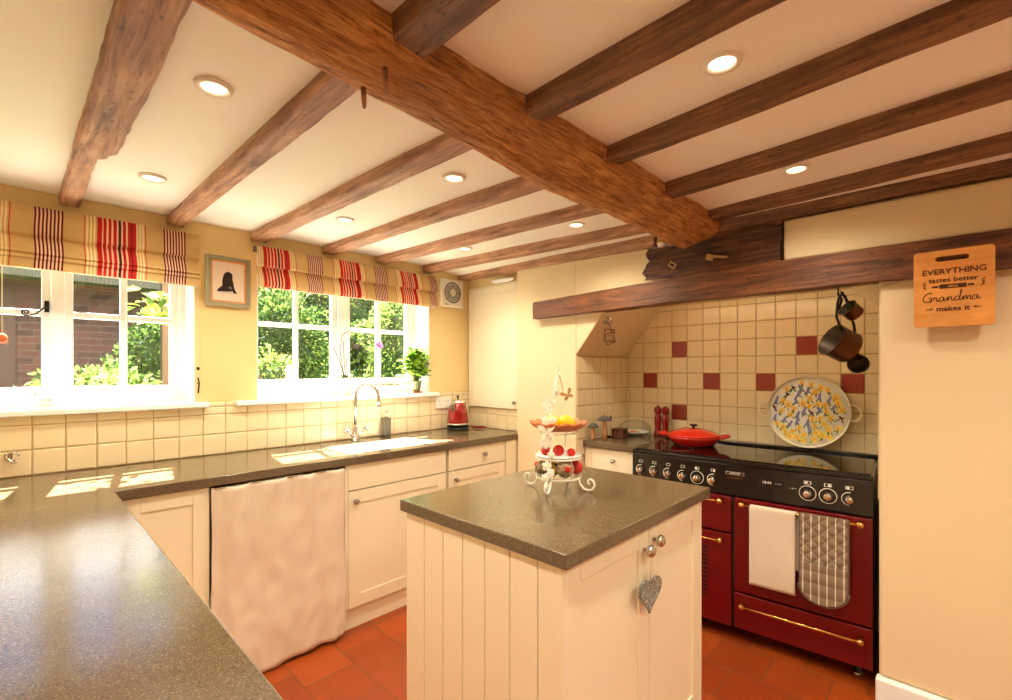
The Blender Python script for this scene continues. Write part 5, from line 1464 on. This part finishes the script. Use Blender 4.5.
shrub('leafy_bush', 'bright leafy shrub in front of the right casement of the sink window', 'shrub', (3.75, 5.0, gz(5)), (.5, .45, .5), 4200, .05, ABC, 3, wts=(.4, .4, .2))
shrub('garden_shrub', 'rounded green shrub beyond the right casement of the sink window', 'shrub', (4.6, 6.6, gz(6.6)), (1.2, .6, 1.15), 8000, .06, ABC, 4, wts=(.5, .3, .2))
shrub('garden_tree', 'tall dark garden tree behind the shrubs beyond the sink window', 'tree', (4.4, 10.9, gz(10.9)), (2.5, 1.2, 2.6), 12000, .12, ABC, 5, wts=(.5, .12, .38))
shrub('garden_tree', 'tall dark tree at the far right of the garden', 'tree', (8.5, 9.5, gz(9.5)), (2.3, 1.3, 2.6), 9000, .13, ABC, 6, wts=(.45, .2, .35))
shrub('low_plant', 'low green border plants under the left casement of the sink window', 'plant', (1.50, 4.3, gz(4.3)), (.45, .35, .30), 2600, .045, ABC, 7, False, wts=(.6, .3, .1))
shrub('low_plant', 'leafy border plants seen low in the left window', 'plant', (.42, 4.5, gz(4.5)), (.55, .35, .47), 4000, .045, ABC, 8, False, wts=(.5, .35, .15))
shrub('fern', 'blue-green border foliage at the far left of the left window', 'plant', (-.58, 4.3, gz(4.3)), (.4, .3, .44), 2400, .045, ABC, 9, False, wts=(.6, .2, .2))
shrub('hedge', 'dark clipped hedge behind the brick outbuilding', 'hedge', (-1.6, 10.9, gz(10.9)), (2.4, .7, 1.7), 7500, .12, ABC, 10, wts=(.5, .15, .35))
shrub('small_bush', 'small dark bush before the outbuilding, in the right pane of the left window', 'shrub', (1.02, 6.2, gz(6.2)), (.42, .36, .72), 4000, .05, ABC, 12, wts=(.45, .1, .45))
# climber over the windows (casts the dappled light)
def climber(name, lab, x0, x1, y0, y1, z0, z1, n, seed, ls=.075):
    t = thing(name, lab, 'climbing plant', ((x0+x1)/2, (y0+y1)/2, z0)); rr = random.Random(seed); bm = BM(); L0 = t.location
    stems_ = BM()
    for k in range(5 if x1-x0 > .5 else 0):
        xs_ = x0+(x1-x0)*rr.random(); pts = [(xs_-L0.x+rr.uniform(-.15, .15)*q-0, (y0+(y1-y0)*q/3)-L0.y, (z1-z0)*(1-rr.random()*.8)*(.5+q/6)) for q in range(4)]
        tube(stems_, pts, .006, 5)
    for k in range(n):
        x = rr.uniform(x0, x1); y = rr.uniform(y0, y1); z = rr.uniform(z0, z1)
        if x1-x0 > .5 and noise.noise(Vector((x*4, y*4, z*4+seed))) < -.02: continue
        leaf(bm, Vector((x, y, z))-L0, (rr.uniform(-1, 1), rr.uniform(-1, 1), rr.uniform(-.8, .1)), ls*rr.uniform(.7, 1.3), ls*.7, 0 if rr.random() < .5 else 1, .3, (rr.uniform(-.5, .5), rr.uniform(-.5, .5), 1))
    obj('foliage', bm, [M['leaf_b'], M['leaf_a']], t, recalc=False); obj('stems', stems_, M['bark'], t)
climber('climbing_vine', 'leafy vine hanging above the left window outside', -.5, .85, 3.30, 3.75, 2.15, 2.75, 130, 21, .05)
climber('climbing_vine', 'leafy vine hanging above the sink window outside', 1.15, 2.6, 3.30, 3.75, 2.15, 2.75, 60, 22, .05)
climber('vine_spray', 'bright lime vine spray crossing the right pane of the left window', .47, .66, 3.30, 3.42, 1.66, 1.84, 46, 23, .075)
climber('vine_spray', 'small lime vine spray low behind the middle pane of the left window', .27, .38, 3.28, 3.36, 1.27, 1.35, 26, 24, .045)
# white garden flowers close to the sink window
for i, (x, lab) in enumerate([(1.04, 'white flower just outside the left edge of the sink window'), (1.32, 'white flowers outside the sink window near its glazing bar')]):
    t = thing('white_flower', lab, 'flower', (x, 3.32, 1.12)); bm = BM(); rr = random.Random(i)
    for q in range(4):
        cx_, cz_ = rr.uniform(-.03, .03), .20+rr.uniform(-.03, .05)
        for k in range(6): a = k*PI/3+q; leaf(bm, (cx_, rr.uniform(-.01, .01), cz_), (math.cos(a), -.3, math.sin(a)), .03, .022, 0, .1, (0, -1, .2))
    obj('petals', bm, [M['petal']], t, recalc=False)
    bm = BM(); tube(bm, [(0, 0, -.56), (0, 0, .20)], .003, 6); tube(bm, [(0, 0, .1), (.02, 0, .22)], .002, 6); obj('stem', bm, M['stem'], t)
# stone trough
t = thing('stone_trough', 'grey stone trough in the border below the sink window', 'trough', (2.32, 4.55, gz(4.55)+.02)); bm = BM()
bx(bm, -.4, -.15, 0, .4, .15, .55); obj('trough', bm, M['stone'], t, bevel=.02)
bm = BM(); bx(bm, -.36, -.11, .551, .36, .11, .56); obj('soil', bm, M['soil'], t)
# brick outbuilding seen through left window
t = thing('outbuilding', 'low dark brick outbuilding with a green-grey roof beyond the left window', 'building', (-.3, 7.2, gz(7.2)-.05))
bm = BM(); bx(bm, -2.6, 0, 0, 1.75, 1.8, 1.72); obj('brick_wall', bm, M['brick'], t)
bm = BM(); prism(bm, [(-.25, 1.66), (-.25, 1.76), (.9, 2.45), (2.05, 1.76), (2.05, 1.66)], -2.75, 1.9, 'x'); obj('roof', bm, M['roof'], t)
bm = BM(); bx(bm, -.4, -.02, .05, .3, .0, 1.6); obj('door', bm, M['dark_timber'], t)
# garden posts
bm = BM(); bx(bm, -.05, -.05, 0, .05, .05, 1.6); bx(bm, -.058, -.058, 1.601, .058, .058, 1.63)
o = obj('garden_post', bm, M['bark'], loc=(.98, 5.3, gz(5.3)-.03)); tag(o, 'dark timber garden post beyond the right pane of the left window', 'post')

# ------------------------------------------------------------ rear garden door (behind the viewpoint)
d = thing('door_1', None, None, (1.15, YB-.05, 0), kind='structure')
bm = BM(); bx(bm, -.75, -.02, 0, .75, .02, 2.0)
for q in range(2):
    for z0_, z1_ in ((.12, .9), (1.0, 1.88)): bx(bm, -.66+q*.72, .02, z0_, -.06+q*.72, .028, z1_)
lf = obj('door_leaf', bm, M['white_gloss'], d, bevel=.003)
bm = BM(); tube(bm, [(-.10, .02, 1.0), (-.10, .06, 1.0), (-.20, .06, 1.0)], .009, 10); obj('door_handle', bm, M['brass'], lf)

# ------------------------------------------------------------ lights, world, camera
w = bpy.data.worlds.new('sky'); scene.world = w; w.use_nodes = True; nt = w.node_tree
bg = nt.nodes['Background']; sk = nt.nodes.new('ShaderNodeTexSky'); sk.sky_type = 'NISHITA'; sk.sun_disc = False; sk.dust_density = 7; sk.air_density = .8; sk.ozone_density = .5; sk.sun_elevation = math.radians(60); sk.sun_rotation = math.radians(160)
nt.links.new(sk.outputs[0], bg.inputs['Color']); bg.inputs['Strength'].default_value = .8
su = bpy.data.lights.new('sun', 'SUN'); su.energy = 75; su.angle = .009; su.color = (1, .95, .86)
so = bpy.data.objects.new('sun', su); C.objects.link(so)
el = math.radians(54.8); dirv = Vector((-.16*math.cos(el), -.987*math.cos(el), -math.sin(el)))
so.rotation_euler = dirv.to_track_quat('-Z', 'Y').to_euler()
def portal(x0, x1, z0, z1):
    a = bpy.data.lights.new('window_daylight', 'AREA'); a.shape = 'RECTANGLE'; a.size = x1-x0; a.size_y = z1-z0; a.cycles.is_portal = True
    o = bpy.data.objects.new('window_daylight', a); C.objects.link(o); o.location = ((x0+x1)/2, 3.13, (z0+z1)/2); o.rotation_euler = (-PI/2, 0, 0)
portal(*WIN1, 1.2, 1.98); portal(*WIN2, 1.2, 1.98)

cam = bpy.data.cameras.new('camera'); co = bpy.data.objects.new('camera', cam); C.objects.link(co)
cam.sensor_width = 36; cam.lens = 36*472/1012; cam.shift_y = 20/1012; cam.clip_start = .02
co.location = (0, 0, 1.36); A = math.atan2(.6934, .7206)
co.rotation_euler = (PI/2, 0, A-PI/2)
scene.camera = co
scene.view_settings.view_transform = 'Standard'; scene.view_settings.look = 'None'; scene.view_settings.gamma = 1; scene.view_settings.use_curve_mapping = False
scene.view_settings.exposure = 0.28
